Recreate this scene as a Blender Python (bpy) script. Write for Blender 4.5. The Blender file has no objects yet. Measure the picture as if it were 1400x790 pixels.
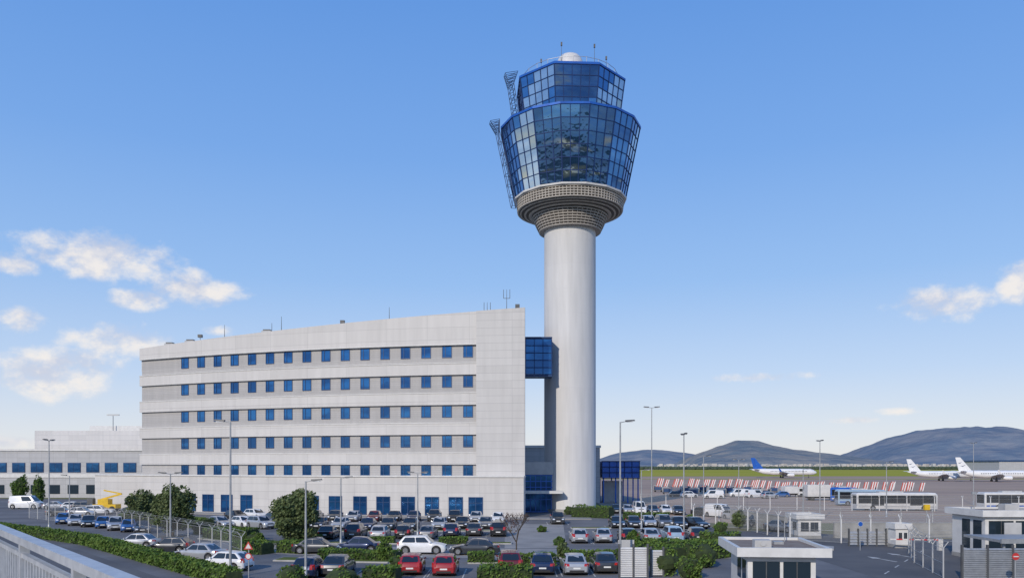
import bpy, bmesh, math, random
from mathutils import Vector, noise
random.seed(7)
R=math.radians
F=1100.0; HZ=636.0; H=8.0
def D(py): return F*H/(py-HZ)
def G(px,py):
    d=D(py); return ((px-700)/F*d, d)
def PX(px,d): return (px-700)/F*d
COL=bpy.context.scene.collection

# ------------------------------------------------------------ mesh builder
class MB:
    def __init__(s): s.v=[]; s.f=[]; s.m=[]; s.s=[]
    def add(s,vs,fs,m=0,sm=False):
        b=len(s.v); s.v+=[tuple(v) for v in vs]
        for f in fs: s.f.append([b+i for i in f]); s.m.append(m); s.s.append(sm)
    def hexa(s,b,t,m=0):
        s.add(list(b)+list(t),[(3,2,1,0),(4,5,6,7),(0,1,5,4),(1,2,6,5),(2,3,7,6),(3,0,4,7)],m)
    def box(s,x0,x1,y0,y1,z0,z1,m=0):
        s.hexa([(x0,y0,z0),(x1,y0,z0),(x1,y1,z0),(x0,y1,z0)],[(x0,y0,z1),(x1,y0,z1),(x1,y1,z1),(x0,y1,z1)],m)
    def obox(s,c,sz,rz=0,m=0):
        ca,sa=math.cos(rz),math.sin(rz); P=[]
        for z in (c[2],c[2]+sz[2]):
            for x,y in ((-1,-1),(1,-1),(1,1),(-1,1)):
                x*=sz[0]/2; y*=sz[1]/2
                P.append((c[0]+x*ca-y*sa,c[1]+x*sa+y*ca,z))
        s.hexa(P[:4],P[4:],m)
    def prism(s,pts,z0,z1,m=0):
        n=len(pts)
        s.add([(p[0],p[1],z0) for p in pts]+[(p[0],p[1],z1) for p in pts],
              [tuple(reversed(range(n))),tuple(range(n,2*n))]+[(i,(i+1)%n,n+(i+1)%n,n+i) for i in range(n)],m)
    def sheet(s,pts,z,m=0): s.add([(p[0],p[1],z) for p in pts],[tuple(range(len(pts)))],m)
    def poly(s,pts,m=0): s.add(pts,[tuple(range(len(pts)))],m)
    def bar(s,p0,p1,w,h=None,m=0,up=(0,0,1)):
        h=h or w; p0=Vector(p0); p1=Vector(p1); d=(p1-p0).normalized(); u=Vector(up)
        if abs(d.dot(u))>.95: u=Vector((0,1,0))
        a=d.cross(u).normalized()*w/2; b=a.cross(d).normalized()*h/2
        s.hexa([p0-a-b,p0+a-b,p0+a+b,p0-a+b],[p1-a-b,p1+a-b,p1+a+b,p1-a+b],m)
    def tube(s,p0,p1,r0,r1=None,n=8,m=0):
        r1=r0 if r1 is None else r1; p0=Vector(p0); p1=Vector(p1); d=(p1-p0).normalized()
        u=Vector((0,0,1)) if abs(d.z)<.9 else Vector((1,0,0))
        a=d.cross(u).normalized(); b=d.cross(a)
        A=[p0+(a*math.cos(2*math.pi*i/n)+b*math.sin(2*math.pi*i/n))*r0 for i in range(n)]
        B=[p1+(a*math.cos(2*math.pi*i/n)+b*math.sin(2*math.pi*i/n))*r1 for i in range(n)]
        s.add(A+B,[(i,n+i,n+(i+1)%n,(i+1)%n) for i in range(n)],m,True)
        s.add(A,[tuple(range(n))],m); s.add(B,[tuple(reversed(range(n)))],m)
    def loft(s,rings,m=0,sm=True,caps=True):
        n=len(rings[0]); V=[p for r in rings for p in r]; fs=[]
        for k in range(len(rings)-1):
            for i in range(n):
                fs.append((k*n+i,k*n+(i+1)%n,(k+1)*n+(i+1)%n,(k+1)*n+i))
        s.add(V,fs,m,sm)
        if caps:
            s.add(rings[0],[tuple(reversed(range(n)))],m); s.add(rings[-1],[tuple(range(n))],m)
    def lathe(s,prof,n,c=(0,0,0),m=0,sm=True,a0=0):
        s.loft([[(c[0]+r*math.cos(a0+2*math.pi*i/n),c[1]+r*math.sin(a0+2*math.pi*i/n),c[2]+z) for i in range(n)] for r,z in prof],m,sm)
    def build(s,name,mats,parent=None,**kw):
        if not isinstance(mats,(list,tuple)): mats=[mats]
        if parent is not None:
            o=Vector((0,0,0)); q=parent
            while q: o+=q.location; q=q.parent
        else:
            xs=[v[0] for v in s.v]; ys=[v[1] for v in s.v]; zs=[v[2] for v in s.v]
            o=Vector(((min(xs)+max(xs))/2,(min(ys)+max(ys))/2,min(zs)))
        me=bpy.data.meshes.new(name)
        me.from_pydata([(v[0]-o.x,v[1]-o.y,v[2]-o.z) for v in s.v],[],s.f)
        for m in mats: me.materials.append(m)
        me.polygons.foreach_set('material_index',s.m); me.polygons.foreach_set('use_smooth',s.s)
        me.update()
        ob=bpy.data.objects.new(name,me); COL.objects.link(ob)
        if parent is not None: ob.parent=parent
        else: ob.location=o
        for k,v in kw.items(): ob[k]=v
        return ob
def tag(o,label,cat,group=None):
    o['label']=label; o['category']=cat
    if group: o['group']=group
    return o
def thing(name,label,cat,loc=(0,0,0),group=None):
    o=bpy.data.objects.new(name,None); COL.objects.link(o); o.location=loc; o.empty_display_size=.3
    return tag(o,label,cat,group)
def copy_tree(o,parent=None):
    c=o.copy(); COL.objects.link(c); c.parent=parent
    for ch in o.children: copy_tree(ch,c)
    return c
def place(proto,loc,rz,label,group=None,scale=None):
    if proto.get('_used'): o=copy_tree(proto)
    else: o=proto; proto['_used']=1
    o.location=loc; o.rotation_euler=(0,0,rz); o['label']=label
    if group: o['group']=group
    if scale: o.scale=(scale,)*3
    return o
ORD=['first','second','third','fourth','fifth','sixth','seventh','eighth','ninth','tenth','eleventh','twelfth','thirteenth','fourteenth','fifteenth','sixteenth','seventeenth','eighteenth','nineteenth','twentieth']+['twenty-'+w for w in 'first second third fourth fifth sixth seventh eighth ninth'.split()]+['thirtieth']+['thirty-'+w for w in 'first second third fourth fifth sixth seventh eighth ninth'.split()]

# ------------------------------------------------------------ materials
def mat(name,c,rough=.6,metal=0,c2=None,ns=2.0,det=5,bump=0,bs=20,spec=.5,coat=0,fac=(.35,.65),stretch=None,bd=.05):
    m=bpy.data.materials.new(name); m.use_nodes=True; nt=m.node_tree; N=nt.nodes; L=nt.links
    b=N['Principled BSDF']; b.inputs['Roughness'].default_value=rough; b.inputs['Metallic'].default_value=metal
    b.inputs['Specular IOR Level'].default_value=spec; b.inputs['Coat Weight'].default_value=coat
    b.inputs['Base Color'].default_value=(*c,1)
    pos=N.new('ShaderNodeNewGeometry').outputs['Position']
    if c2:
        n=N.new('ShaderNodeTexNoise'); n.inputs['Scale'].default_value=ns; n.inputs['Detail'].default_value=det; n.inputs['Roughness'].default_value=.6
        src=pos
        if stretch:
            mp=N.new('ShaderNodeMapping'); mp.inputs['Scale'].default_value=stretch; L.new(pos,mp.inputs[0]); src=mp.outputs[0]
        L.new(src,n.inputs['Vector'])
        mr=N.new('ShaderNodeMapRange'); mr.inputs[1].default_value=fac[0]; mr.inputs[2].default_value=fac[1]
        L.new(n.outputs[0],mr.inputs[0])
        mx=N.new('ShaderNodeMix'); mx.data_type='RGBA'; mx.inputs[6].default_value=(*c,1); mx.inputs[7].default_value=(*c2,1)
        L.new(mr.outputs[0],mx.inputs[0]); L.new(mx.outputs[2],b.inputs['Base Color'])
    if bump:
        n=N.new('ShaderNodeTexNoise'); n.inputs['Scale'].default_value=bs; n.inputs['Detail'].default_value=6
        L.new(pos,n.inputs['Vector'])
        bp=N.new('ShaderNodeBump'); bp.inputs['Strength'].default_value=bump; bp.inputs['Distance'].default_value=bd
        L.new(n.outputs[0],bp.inputs['Height']); L.new(bp.outputs[0],b.inputs['Normal'])
    return m
def MN(nt,op,a,b=None,c=None):
    n=nt.nodes.new('ShaderNodeMath'); n.operation=op
    for i,v in enumerate((a,b,c)):
        if v is None: continue
        if isinstance(v,(int,float)): n.inputs[i].default_value=v
        else: nt.links.new(v,n.inputs[i])
    return n.outputs[0]
def panel_mat(name,c,seam,dz,dx,lw=.05,streak=.12,rough=.65,z0=0,tone=.08):
    """painted cladding: seams, weather streaks, panel to panel tone"""
    m=bpy.data.materials.new(name); m.use_nodes=True; nt=m.node_tree; N=nt.nodes; L=nt.links
    b=N['Principled BSDF']; b.inputs['Roughness'].default_value=rough
    sep=N.new('ShaderNodeSeparateXYZ'); geo=N.new('ShaderNodeNewGeometry'); L.new(geo.outputs['Position'],sep.inputs[0])
    zz=MN(nt,'DIVIDE',MN(nt,'SUBTRACT',sep.outputs[2],z0),dz); xx=MN(nt,'DIVIDE',sep.outputs[0],dx)
    hz=MN(nt,'LESS_THAN',MN(nt,'FRACT',zz),lw/dz)
    vx=MN(nt,'LESS_THAN',MN(nt,'FRACT',xx),lw/dx) if dx<500 else MN(nt,'MULTIPLY',zz,0)
    ln=MN(nt,'MAXIMUM',hz,MN(nt,'MULTIPLY',vx,.8))
    cmb=N.new('ShaderNodeCombineXYZ'); L.new(MN(nt,'FLOOR',zz),cmb.inputs[0]); L.new(MN(nt,'FLOOR',xx),cmb.inputs[1])
    wn=N.new('ShaderNodeTexWhiteNoise'); L.new(cmb.outputs[0],wn.inputs['Vector'])
    mp=N.new('ShaderNodeMapping'); mp.inputs['Scale'].default_value=(1.3,1.3,.12); L.new(geo.outputs['Position'],mp.inputs[0])
    no=N.new('ShaderNodeTexNoise'); no.inputs['Scale'].default_value=1; no.inputs['Detail'].default_value=7; L.new(mp.outputs[0],no.inputs['Vector'])
    v=MN(nt,'ADD',1-streak*.7,MN(nt,'MULTIPLY',MN(nt,'SUBTRACT',no.outputs[0],.35),-streak*2.2))
    v=MN(nt,'ADD',v,MN(nt,'MULTIPLY',wn.outputs[0],tone))
    hsv=N.new('ShaderNodeHueSaturation'); hsv.inputs['Color'].default_value=(*c,1); L.new(v,hsv.inputs['Value'])
    mx=N.new('ShaderNodeMix'); mx.data_type='RGBA'; L.new(ln,mx.inputs[0]); L.new(hsv.outputs[0],mx.inputs[6]); mx.inputs[7].default_value=(*seam,1)
    L.new(mx.outputs[2],b.inputs['Base Color'])
    return m
def glass_mat(name,c,c2,metal=.75,rough=.05,cell=1.2,wave=.02,c3=None):
    m=bpy.data.materials.new(name); m.use_nodes=True; nt=m.node_tree; N=nt.nodes; L=nt.links
    b=N['Principled BSDF']; b.inputs['Roughness'].default_value=rough; b.inputs['Metallic'].default_value=metal
    geo=N.new('ShaderNodeNewGeometry')
    mp=N.new('ShaderNodeMapping'); mp.inputs['Scale'].default_value=(.45/cell,.45/cell,1.5/cell); L.new(geo.outputs['Position'],mp.inputs[0])
    vo=N.new('ShaderNodeTexNoise'); vo.inputs['Scale'].default_value=.45; vo.inputs['Detail'].default_value=4; vo.inputs['Distortion'].default_value=.6; L.new(mp.outputs[0],vo.inputs['Vector'])
    cr=N.new('ShaderNodeValToRGB'); e=cr.color_ramp.elements; e[0].position=.38; e[0].color=(*c,1); e[1].position=.56; e[1].color=(*c2,1)
    if c3: q=e.new(.66); q.color=(*c3,1)  # third tone: pale reflection streaks painted into the glass colour
    L.new(vo.outputs[0],cr.inputs[0]); L.new(cr.outputs[0],b.inputs['Base Color'])
    n=N.new('ShaderNodeTexNoise'); n.inputs['Scale'].default_value=.6; L.new(geo.outputs['Position'],n.inputs['Vector'])
    bp=N.new('ShaderNodeBump'); bp.inputs['Strength'].default_value=1; bp.inputs['Distance'].default_value=wave
    L.new(n.outputs[0],bp.inputs['Height']); L.new(bp.outputs[0],b.inputs['Normal'])
    return m
def leaf_mat(name,dark,light,ns=.9): return mat(name,dark,.7,c2=light,ns=ns,det=6,spec=.25,fac=(.36,.62))

M={}
M['white_panel']=panel_mat('white_cladding',(.615,.595,.575),(.40,.39,.38),1.95,6.74,.045,.11,z0=.55)
M['block_panel']=panel_mat('white_block_cladding',(.575,.56,.545),(.38,.37,.37),1.18,8.2,.05,.11)
M['stone']=panel_mat('grey_stone_strip',(.455,.44,.43),(.33,.325,.325),.30,900,.05,.14)
M['podium']=panel_mat('podium_cladding',(.61,.59,.57),(.39,.38,.37),1.25,5.0,.05,.12)
M['shaft']=panel_mat('tower_concrete',(.66,.65,.64),(.55,.54,.54),4.2,900,.05,.15,z0=.3,tone=.03)
M['annex']=panel_mat('annex_cladding',(.46,.46,.47),(.3,.3,.31),1.1,3,.06,.1)
M['annexw']=panel_mat('annex_pale_cladding',(.58,.56,.54),(.4,.4,.4),1.4,5,.07,.1)
M['collar']=mat('collar_louvres',(.52,.475,.42),.6,c2=(.42,.385,.345),ns=1.5)
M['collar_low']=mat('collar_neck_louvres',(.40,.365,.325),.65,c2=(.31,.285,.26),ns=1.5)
M['collar_dark']=mat('collar_gap',(.08,.075,.07),.8)
M['glass']=glass_mat('blue_window_glass',(.035,.17,.42),(.02,.09,.25),.65,.08,1.5,.006)
M['g_dark']=glass_mat('cab_glass_dark',(.03,.08,.19),(.055,.13,.28),.8,.06,2.2,.06,(.16,.19,.20))  # last tone is painted reflection streaks, same for the navy panes
M['g_navy']=glass_mat('cab_glass_navy',(.05,.14,.32),(.03,.09,.22),.82,.06,2.6,.06,(.22,.28,.30))
M['g_blue']=glass_mat('cab_glass_blue',(.10,.26,.52),(.06,.18,.40),.85,.06,2.4,.05)
M['g_refl_sky']=glass_mat('cab_glass_sky_reflection',(.50,.62,.74),(.34,.46,.60),.85,.08,3.0,.04)  # bright sky reflection painted as the pane colour
M['g_refl_warm']=glass_mat('cab_glass_warm_reflection',(.50,.52,.46),(.34,.42,.48),.85,.07,3.0,.04)  # creamy ground reflection painted as the pane colour
M['blue']=mat('blue_painted_metal',(.02,.13,.52),.35,.2,c2=(.015,.09,.40),ns=.7)
M['frameblue']=mat('cab_frame_blue',(.012,.04,.15),.6,0,c2=(.008,.03,.11),ns=.7,spec=.25)
M['darkblue']=mat('navy_frame',(.02,.06,.16),.4)
M['white']=mat('white_paint',(.68,.67,.65),.5,c2=(.58,.57,.555),ns=1.2)
M['offwhite']=mat('grey_white_render',(.50,.50,.495),.7,c2=(.41,.41,.41),ns=1.0)
M['grey']=mat('galvanised_steel',(.42,.43,.44),.45,.4,c2=(.33,.34,.35),ns=3)
M['rail']=mat('aluminium_railing',(.58,.585,.60),.42,.35,c2=(.44,.45,.47),ns=9,bump=.1)
M['darkgrey']=mat('dark_grey_metal',(.11,.115,.12),.5,.2,c2=(.08,.08,.085),ns=2)
M['black']=mat('black_rubber',(.018,.018,.019),.7,c2=(.03,.03,.03),ns=10)
M['conc']=mat('cast_concrete',(.36,.35,.33),.85,c2=(.26,.255,.245),ns=.8,bump=.2)
M['roofbrown']=mat('bitumen_roof',(.22,.165,.135),.9,c2=(.30,.25,.21),ns=1.2,spec=.2)
M['wglass']=mat('dark_office_glass',(.03,.05,.07),.08,.4)
M['busglass']=mat('tinted_bus_glass',(.012,.016,.022),.45,0,spec=.12)
M['carglass']=mat('car_glass',(.015,.02,.025),.05,0,spec=.9,coat=.5)
M['rim']=mat('alloy_rim',(.45,.45,.46),.3,.8)
M['headlight']=mat('headlight_lens',(.75,.77,.8),.1,.2,coat=.8)
M['taillight']=mat('tail_light_lens',(.42,.015,.01),.15,coat=.8)
M['plate']=mat('number_plate',(.75,.75,.73),.5)
M['red']=mat('red_paint',(.50,.035,.03),.5)
M['redw']=mat('faded_red',(.46,.085,.065),.7,c2=(.38,.07,.06),ns=1)
M['yellow']=mat('yellow_paint',(.75,.48,.02),.4,c2=(.6,.38,.02),ns=3)
M['asphalt']=mat('car_park_asphalt',(.215,.215,.222),.9,c2=(.13,.132,.142),ns=.13,det=10,bump=.25,bs=15,spec=.12)
M['road']=mat('road_asphalt',(.11,.112,.12),.9,c2=(.16,.158,.16),ns=.14,det=9,bump=.25,bs=15,spec=.12)
M['paving']=mat('pale_paving',(.37,.35,.33),.85,c2=(.27,.26,.25),ns=.3,det=8,spec=.12)
M['kerb']=mat('kerb_stone',(.46,.45,.42),.85,c2=(.34,.33,.32),ns=1,spec=.2)
M['mark']=mat('worn_white_marking',(.60,.60,.58),.8,c2=(.26,.26,.26),ns=1.6,det=8,fac=(.42,.7),spec=.1)
M['apron']=mat('apron_concrete',(.50,.375,.29),.95,c2=(.36,.28,.235),ns=.03,det=8,stretch=(.35,1.6,1),spec=0)
M['grassfield']=mat('airfield_grass',(.33,.36,.045),.95,c2=(.44,.38,.10),ns=.01,det=8,stretch=(.3,1,1),spec=0)
M['soil']=mat('dry_ground',(.25,.22,.15),.95,c2=(.16,.18,.09),ns=.02,det=8,spec=0)
M['turf']=mat('verge_grass',(.08,.13,.03),.95,c2=(.15,.16,.05),ns=.6,det=8,bump=.4,spec=.1)
M['leaf']=leaf_mat('olive_leaves',(.05,.08,.028),(.15,.185,.075),1.1)
M['leaf2']=leaf_mat('hedge_leaves',(.045,.10,.018),(.13,.20,.04),1.3)
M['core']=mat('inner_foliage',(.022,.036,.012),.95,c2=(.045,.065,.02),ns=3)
M['bark']=mat('bark',(.10,.075,.055),.9,c2=(.06,.045,.035),ns=6)
M['hill']=mat('far_hillside_hazed',(.155,.205,.27),.95,c2=(.245,.265,.30),ns=.0035,det=11,spec=0,fac=(.40,.60),bump=1,bs=.006,bd=40)  # bluish distance haze is mixed into the slope colours
M['hill2']=mat('mid_hillside_hazed',(.165,.205,.24),.95,c2=(.30,.29,.275),ns=.0045,det=11,spec=0,fac=(.40,.60),bump=1,bs=.008,bd=35)  # same slope idea, with haze painted into both tones
M['terracotta']=mat('town_walls',(.52,.48,.44),.9)
M['planewhite']=mat('aircraft_white_paint',(.80,.80,.79),.35,coat=.4,c2=(.74,.74,.74),ns=.3)
def mesh_veil(name,c,a):
    m=bpy.data.materials.new(name); m.use_nodes=True; b=m.node_tree.nodes['Principled BSDF']
    b.inputs['Base Color'].default_value=(*c,1); b.inputs['Alpha'].default_value=a; return m
M['veil']=mesh_veil('chain_link_mesh',(.35,.36,.37),.14)
PAINT={}
def paint(c):
    if c not in PAINT:
        v={'black':(.012,.012,.014),'dark grey':(.05,.053,.06),'grey':(.16,.165,.175),'silver':(.42,.43,.45),'white':(.70,.70,.70),
           'red':(.30,.012,.015),'dark red':(.12,.01,.014),'navy':(.012,.025,.075),'blue':(.02,.09,.28),'beige':(.42,.38,.31),'pale blue':(.28,.38,.48)}[c]
        PAINT[c]=mat('car_paint_'+c.replace(' ','_'),v,.28,.35 if c in('silver','grey','dark grey','navy','beige') else 0,coat=.8,c2=tuple(min(1,x*1.12+.004) for x in v),ns=2)
    return PAINT[c]

# ------------------------------------------------------------ ground, roads
def structure(mb,name,m): o=mb.build(name,m); o['kind']='structure'; return o
b=MB(); b.sheet([(-12000,-3000),(12000,-3000),(12000,14000),(-12000,14000)],0); structure(b,'ground',M['soil'])
b=MB(); b.sheet([(24,112),(900,112),(2400,1300),(860,1300),(420,640),(20,640),(18,170),(18,125)],.006); structure(b,'apron',M['apron'])
b=MB(); b.sheet([(60,590),(330,600),(850,1500),(150,1500)],.03); structure(b,'grass_field',M['grassfield'])
b=MB(); b.sheet([(30,470),(520,470),(520,484),(30,484)],.03); structure(b,'grass_strip',M['grassfield'])
b=MB(); b.sheet([(-160,20),(26,20),(26,112),(18,137),(-6,170),(-220,215),(-220,60)],.012); structure(b,'parking_lot',M['asphalt'])
b=MB(); b.sheet([(26.02,20),(90,20),(95,62),(62,78),(40,92),(30,98),(26.02,98)],.016); structure(b,'road',M['road'])
b=MB(); b.sheet([G(-60,722),G(0,728),G(110,752),G(235,795),(-25,40),(-70,40),(-90,90)],.018); structure(b,'side_road',M['road'])
b=MB(); b.sheet([G(300,741),G(430,746),G(900,752),G(1000,752),G(1000,763),G(700,763),G(430,760),G(280,750)],.018)
structure(b,'car_park_lane',M['paving'])
b=MB(); b.sheet([G(690,716),G(770,716),G(775,749),G(690,749)],.02); structure(b,'car_park_crossing',M['paving'])

def leaf(mb,c,s):
    a=Vector((random.gauss(0,1),random.gauss(0,1),random.gauss(0,1))).normalized(); u=a.orthogonal().normalized(); w=a.cross(u)
    mb.add([c-u*s,c-w*s*.6,c+u*s,c+w*s*.6],[(0,1,2,3)],0)
def hedge_like(mb,p0,p1,w,h,n_per,s):
    p0=Vector((p0[0],p0[1],0)); p1=Vector((p1[0],p1[1],0)); d=p1-p0; L=d.length; d/=L; nrm=Vector((-d.y,d.x,0))
    k=max(2,int(L/2)); rings=[]
    for i in range(k+1):
        c=p0+d*L*i/k; Hh=h*.92*(1+.12*noise.noise(c*.7)); W=w*.42
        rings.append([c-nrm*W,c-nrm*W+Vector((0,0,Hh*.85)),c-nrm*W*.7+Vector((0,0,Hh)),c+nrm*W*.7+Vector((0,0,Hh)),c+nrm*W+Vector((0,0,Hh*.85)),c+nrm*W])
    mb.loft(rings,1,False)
    for _ in range(int(L*n_per)):
        t=random.random()*L; q=random.random(); c=p0+d*t
        hh=h*(1+.14*noise.noise(c*.7)+.10*noise.noise(c*2.1))
        if q<.45: off=nrm*random.uniform(-.5,.5)*w+Vector((0,0,hh*random.uniform(.9,1.07)))
        else: off=nrm*(.5*w*random.choice((-1,1))*random.uniform(.86,1.06))+Vector((0,0,hh*random.uniform(.02,.98)))
        leaf(mb,c+off,s*random.uniform(.6,1.5))
def hedge(p0,p1,w,h,label,dens=60,s=.13):
    mb=MB(); hedge_like(mb,p0,p1,w,h,dens,s); return tag(mb.build('hedge',[M['leaf2'],M['core']]),label,'hedge','clipped hedges')
def verge(p0,p1,w,name='verge'):
    d=Vector((p1[0]-p0[0],p1[1]-p0[1],0)); L=d.length; d/=L; n=Vector((-d.y,d.x,0))*w/2
    a=Vector((*p0,0)); c=Vector((*p1,0)); mb=MB()
    mb.prism([a-n,c-n,c+n,a+n],.0,.13,0); n2=n*(1-.3/w)
    mb.prism([a-n2+d*.15,c-n2-d*.15,c+n2-d*.15,a+n2+d*.15],.0,.16,1)
    o=mb.build(name,[M['kerb'],M['turf']]); o['kind']='structure'

# ------------------------------------------------------------ office building
def C(u,d,z):
    s=.1+.00546*u; n=math.hypot(s,1); y=126+.1*u+.00273*u*u
    if d<0: return (2.06-u,y-d,z)
    return (2.06-u-s/n*d, y-d/n, z)
def roofz(u): return 32.6-.0505*u
def strip(mb,u0,u1,d0,d1,z0,z1,m=0,n=None):
    n=n or max(1,int(abs(u1-u0)/3.3)); f=z1 if callable(z1) else (lambda u:z1); rings=[]
    for i in range(n+1):
        u=u0+(u1-u0)*i/n
        rings.append([C(u,d1,z0),C(u,d1,f(u)),C(u,d0,f(u)),C(u,d0,z0)])
    mb.loft(rings,m,False)
ob=thing('office_building','long white curved office block with five rows of square blue windows beside the tower','building',C(35,-8,0))
b=MB(); strip(b,.05,69.2,-20,0,0,lambda u:roofz(u)-1.3); b.build('wall',M['stone'],ob)
TOPS=[26.9,22.2,17.45,12.75,8.05]
b=MB(); strip(b,7.6,69.3,0,.42,27.15,roofz); strip(b,.02,69.28,-20.3,-19.9,27,roofz); strip(b,.0,.35,-19.9,-.01,29,lambda u:roofz(u)-.01); strip(b,68.9,69.3,-19.9,-.01,25,lambda u:roofz(u)-.01)
b.build('parapet',M['white_panel'],ob)
b=MB(); strip(b,7.62,69.32,.0,.5,27.0,27.13); b.build('parapet_ledge',M['white'],ob)
b=MB(); strip(b,0,7.6,0,.6,6.3,lambda u:roofz(u)+.02); b.build('stair_block',M['block_panel'],ob)
for k in range(5):
    zt=TOPS[k]-2.75
    zb=(TOPS[k+1]+.12) if k<4 else None
    if zb:
        b=MB(); strip(b,7.62,69.3,0,.42,zb,zt-.06); strip(b,7.62,69.3,.0,.5,zt-.06,zt+.06,1); b.build('facade_band',[M['white_panel'],M['white']],ob)
    for i in range(16):
        u=9+i*50.6/15; t=TOPS[k]
        b=MB(); w=.78
        for (ua,ub,za,zb2) in ((u-w,u-w+.09,t-1.85,t),(u+w-.09,u+w,t-1.85,t),(u-w+.09,u+w-.09,t-.09,t),(u-w+.09,u+w-.09,t-1.85,t-1.74),(u+.22,u+.29,t-1.74,t-.09)):
            strip(b,ua,ub,.0,.09,za,zb2,0,1)
        wo=b.build('window',M['darkblue'],ob)
        b=MB(); strip(b,u-w+.09,u+w-.09,.0,.03,t-1.74,t-.09,0,1); b.build('pane',M['glass'],wo)
b=MB(); strip(b,-.02,77,.0,3,0,6.2); b.build('podium',M['podium'],ob)
b=MB(); strip(b,-.1,77.1,0,3.18,6.2,6.42); b.build('podium_coping',M['white'],ob)
for px in (277,302,328,355,443,473,505,535,567,598,629,655):
    u=2.06-PX(px,127+ (640-px)*.035)
    b=MB(); w=1.1; t=3.15; z=.25
    for (ua,ub,za,zb2) in ((u-w,u-w+.1,z,t),(u+w-.1,u+w,z,t),(u-w+.1,u+w-.1,t-.1,t),(u-w+.1,u+w-.1,z,z+.12),(u-.05,u+.05,z+.12,t-.1),(u-w+.1,u-.06,2.2,2.28),(u+.06,u+w-.1,2.2,2.28)):
        strip(b,ua,ub,3.0,3.1,za,zb2,0,1)
    wo=b.build('window',M['darkblue'],ob)
    b=MB(); strip(b,u-w+.1,u+w-.1,3.0,3.03,z+.12,t-.1,0,1); b.build('pane',M['glass'],wo)
def antenna(u,h,parent,kind=0,d=-3):
    p=Vector(C(u,d,roofz(u)-1.3)); b=MB(); b.tube(p,p+Vector((0,0,h+1.3)),.07,.03,6)
    t=p+Vector((0,0,h+1.3))
    if kind==1:
        for s in (-.5,.5):
            b.tube(t+Vector((s,0,-1.4)),t+Vector((s,0,0)),.05,.04,6)
        b.bar(t+Vector((-.5,0,-1.4)),t+Vector((.5,0,-1.4)),.07)
    if kind==2: b.box(t.x-.35,t.x+.35,t.y-.3,t.y+.3,t.z-.5,t.z)
    b.build('roof_antenna',M['darkgrey'],parent)
for u,h,k in ((1.2,.9,2),(2.9,3.4,1),(6,1.6,1),(22,2.2,0),(41,2.6,0),(42.8,1.7,0),(52,2.4,0),(57,1.3,2),(30,.8,2)): antenna(u,h,ob,k,-1.2)
for u in (44,59.5,64):
    p=C(u,-2.2,roofz(u)-1.4); b=MB(); b.obox(p,(1.6,1.4,2.0)); b.obox((p[0],p[1],p[2]+2),(1.2,1.0,.25),0,1); b.build('roof_unit',[M['offwhite'],M['darkgrey']],ob)

# ------------------------------------------------------------ control tower
TC=Vector((10.15,141,0))
tw=thing('control_tower','tall white airport control tower with blue glass cab and louvred collar','control tower',TC)
b=MB(); b.lathe([(4.55,0),(4.55,.3),(4.52,.35),(4.5,49.6)],72,TC); b.build('shaft',M['shaft'],tw)
b=MB(); b.lathe([(5.0,0),(5.0,.5),(4.6,.55)],48,TC); b.build('plinth',M['conc'],tw)
b=MB()
b.lathe([(4.5,48.75),(4.8,48.9),(5.7,51.0),(6.1,51.35),(8.5,51.95),(8.9,52.1),(9.0,54.2)],64,TC,1)
for r,z in [(9.42,53.78),(9.38,53.38),(9.33,52.98),(9.27,52.58),(9.2,52.18)]:
    b.lathe([(r-.5,z),(r,z),(r+.03,z+.15),(r-.5,z+.15)],64,TC,0,False)
for r,z in [(8.7,51.95),(8.0,51.75),(7.2,51.5)]:
    b.lathe([(r-.9,z),(r,z),(r+.03,z+.14),(r-.9,z+.14)],64,TC,0,False)
for r,z in [(6.6,51.1),(6.38,50.7),(6.18,50.3),(6.0,49.9),(5.82,49.5),(5.62,49.1),(5.42,48.7)]:
    b.lathe([(r-.7,z),(r,z),(r+.03,z+.19),(r-.7,z+.19)],64,TC,2,False)
b.build('collar',[M['collar'],M['collar_dark'],M['collar_low']],tw)
b=MB()
for i in range(96):
    a=2*math.pi*i/96; c,s_=math.cos(a),math.sin(a)
    b.bar(TC+Vector((c*9.17,s_*9.17,52.2)),TC+Vector((c*9.32,s_*9.32,53.9)),.11)
    if i%2==0: b.bar(TC+Vector((c*5.3,s_*5.3,48.75)),TC+Vector((c*6.5,s_*6.5,51.2)),.09)
b.build('collar_rib',M['collar'],tw)
def ring_pts(r,z,n,a0): return [TC+Vector((r*math.cos(a0+2*math.pi*i/n),r*math.sin(a0+2*math.pi*i/n),z)) for i in range(n)]
GM=['g_dark','g_navy','g_blue','g_refl_sky','g_refl_warm']  # pane tones, mixed per facet to imitate its reflections
WT={'front':(.52,.36,.10,.02,0),'side':(.06,.30,.46,.18,0),'pale':(0,.10,.30,.42,.18),'far':(.1,.3,.5,.1,0)}
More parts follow.
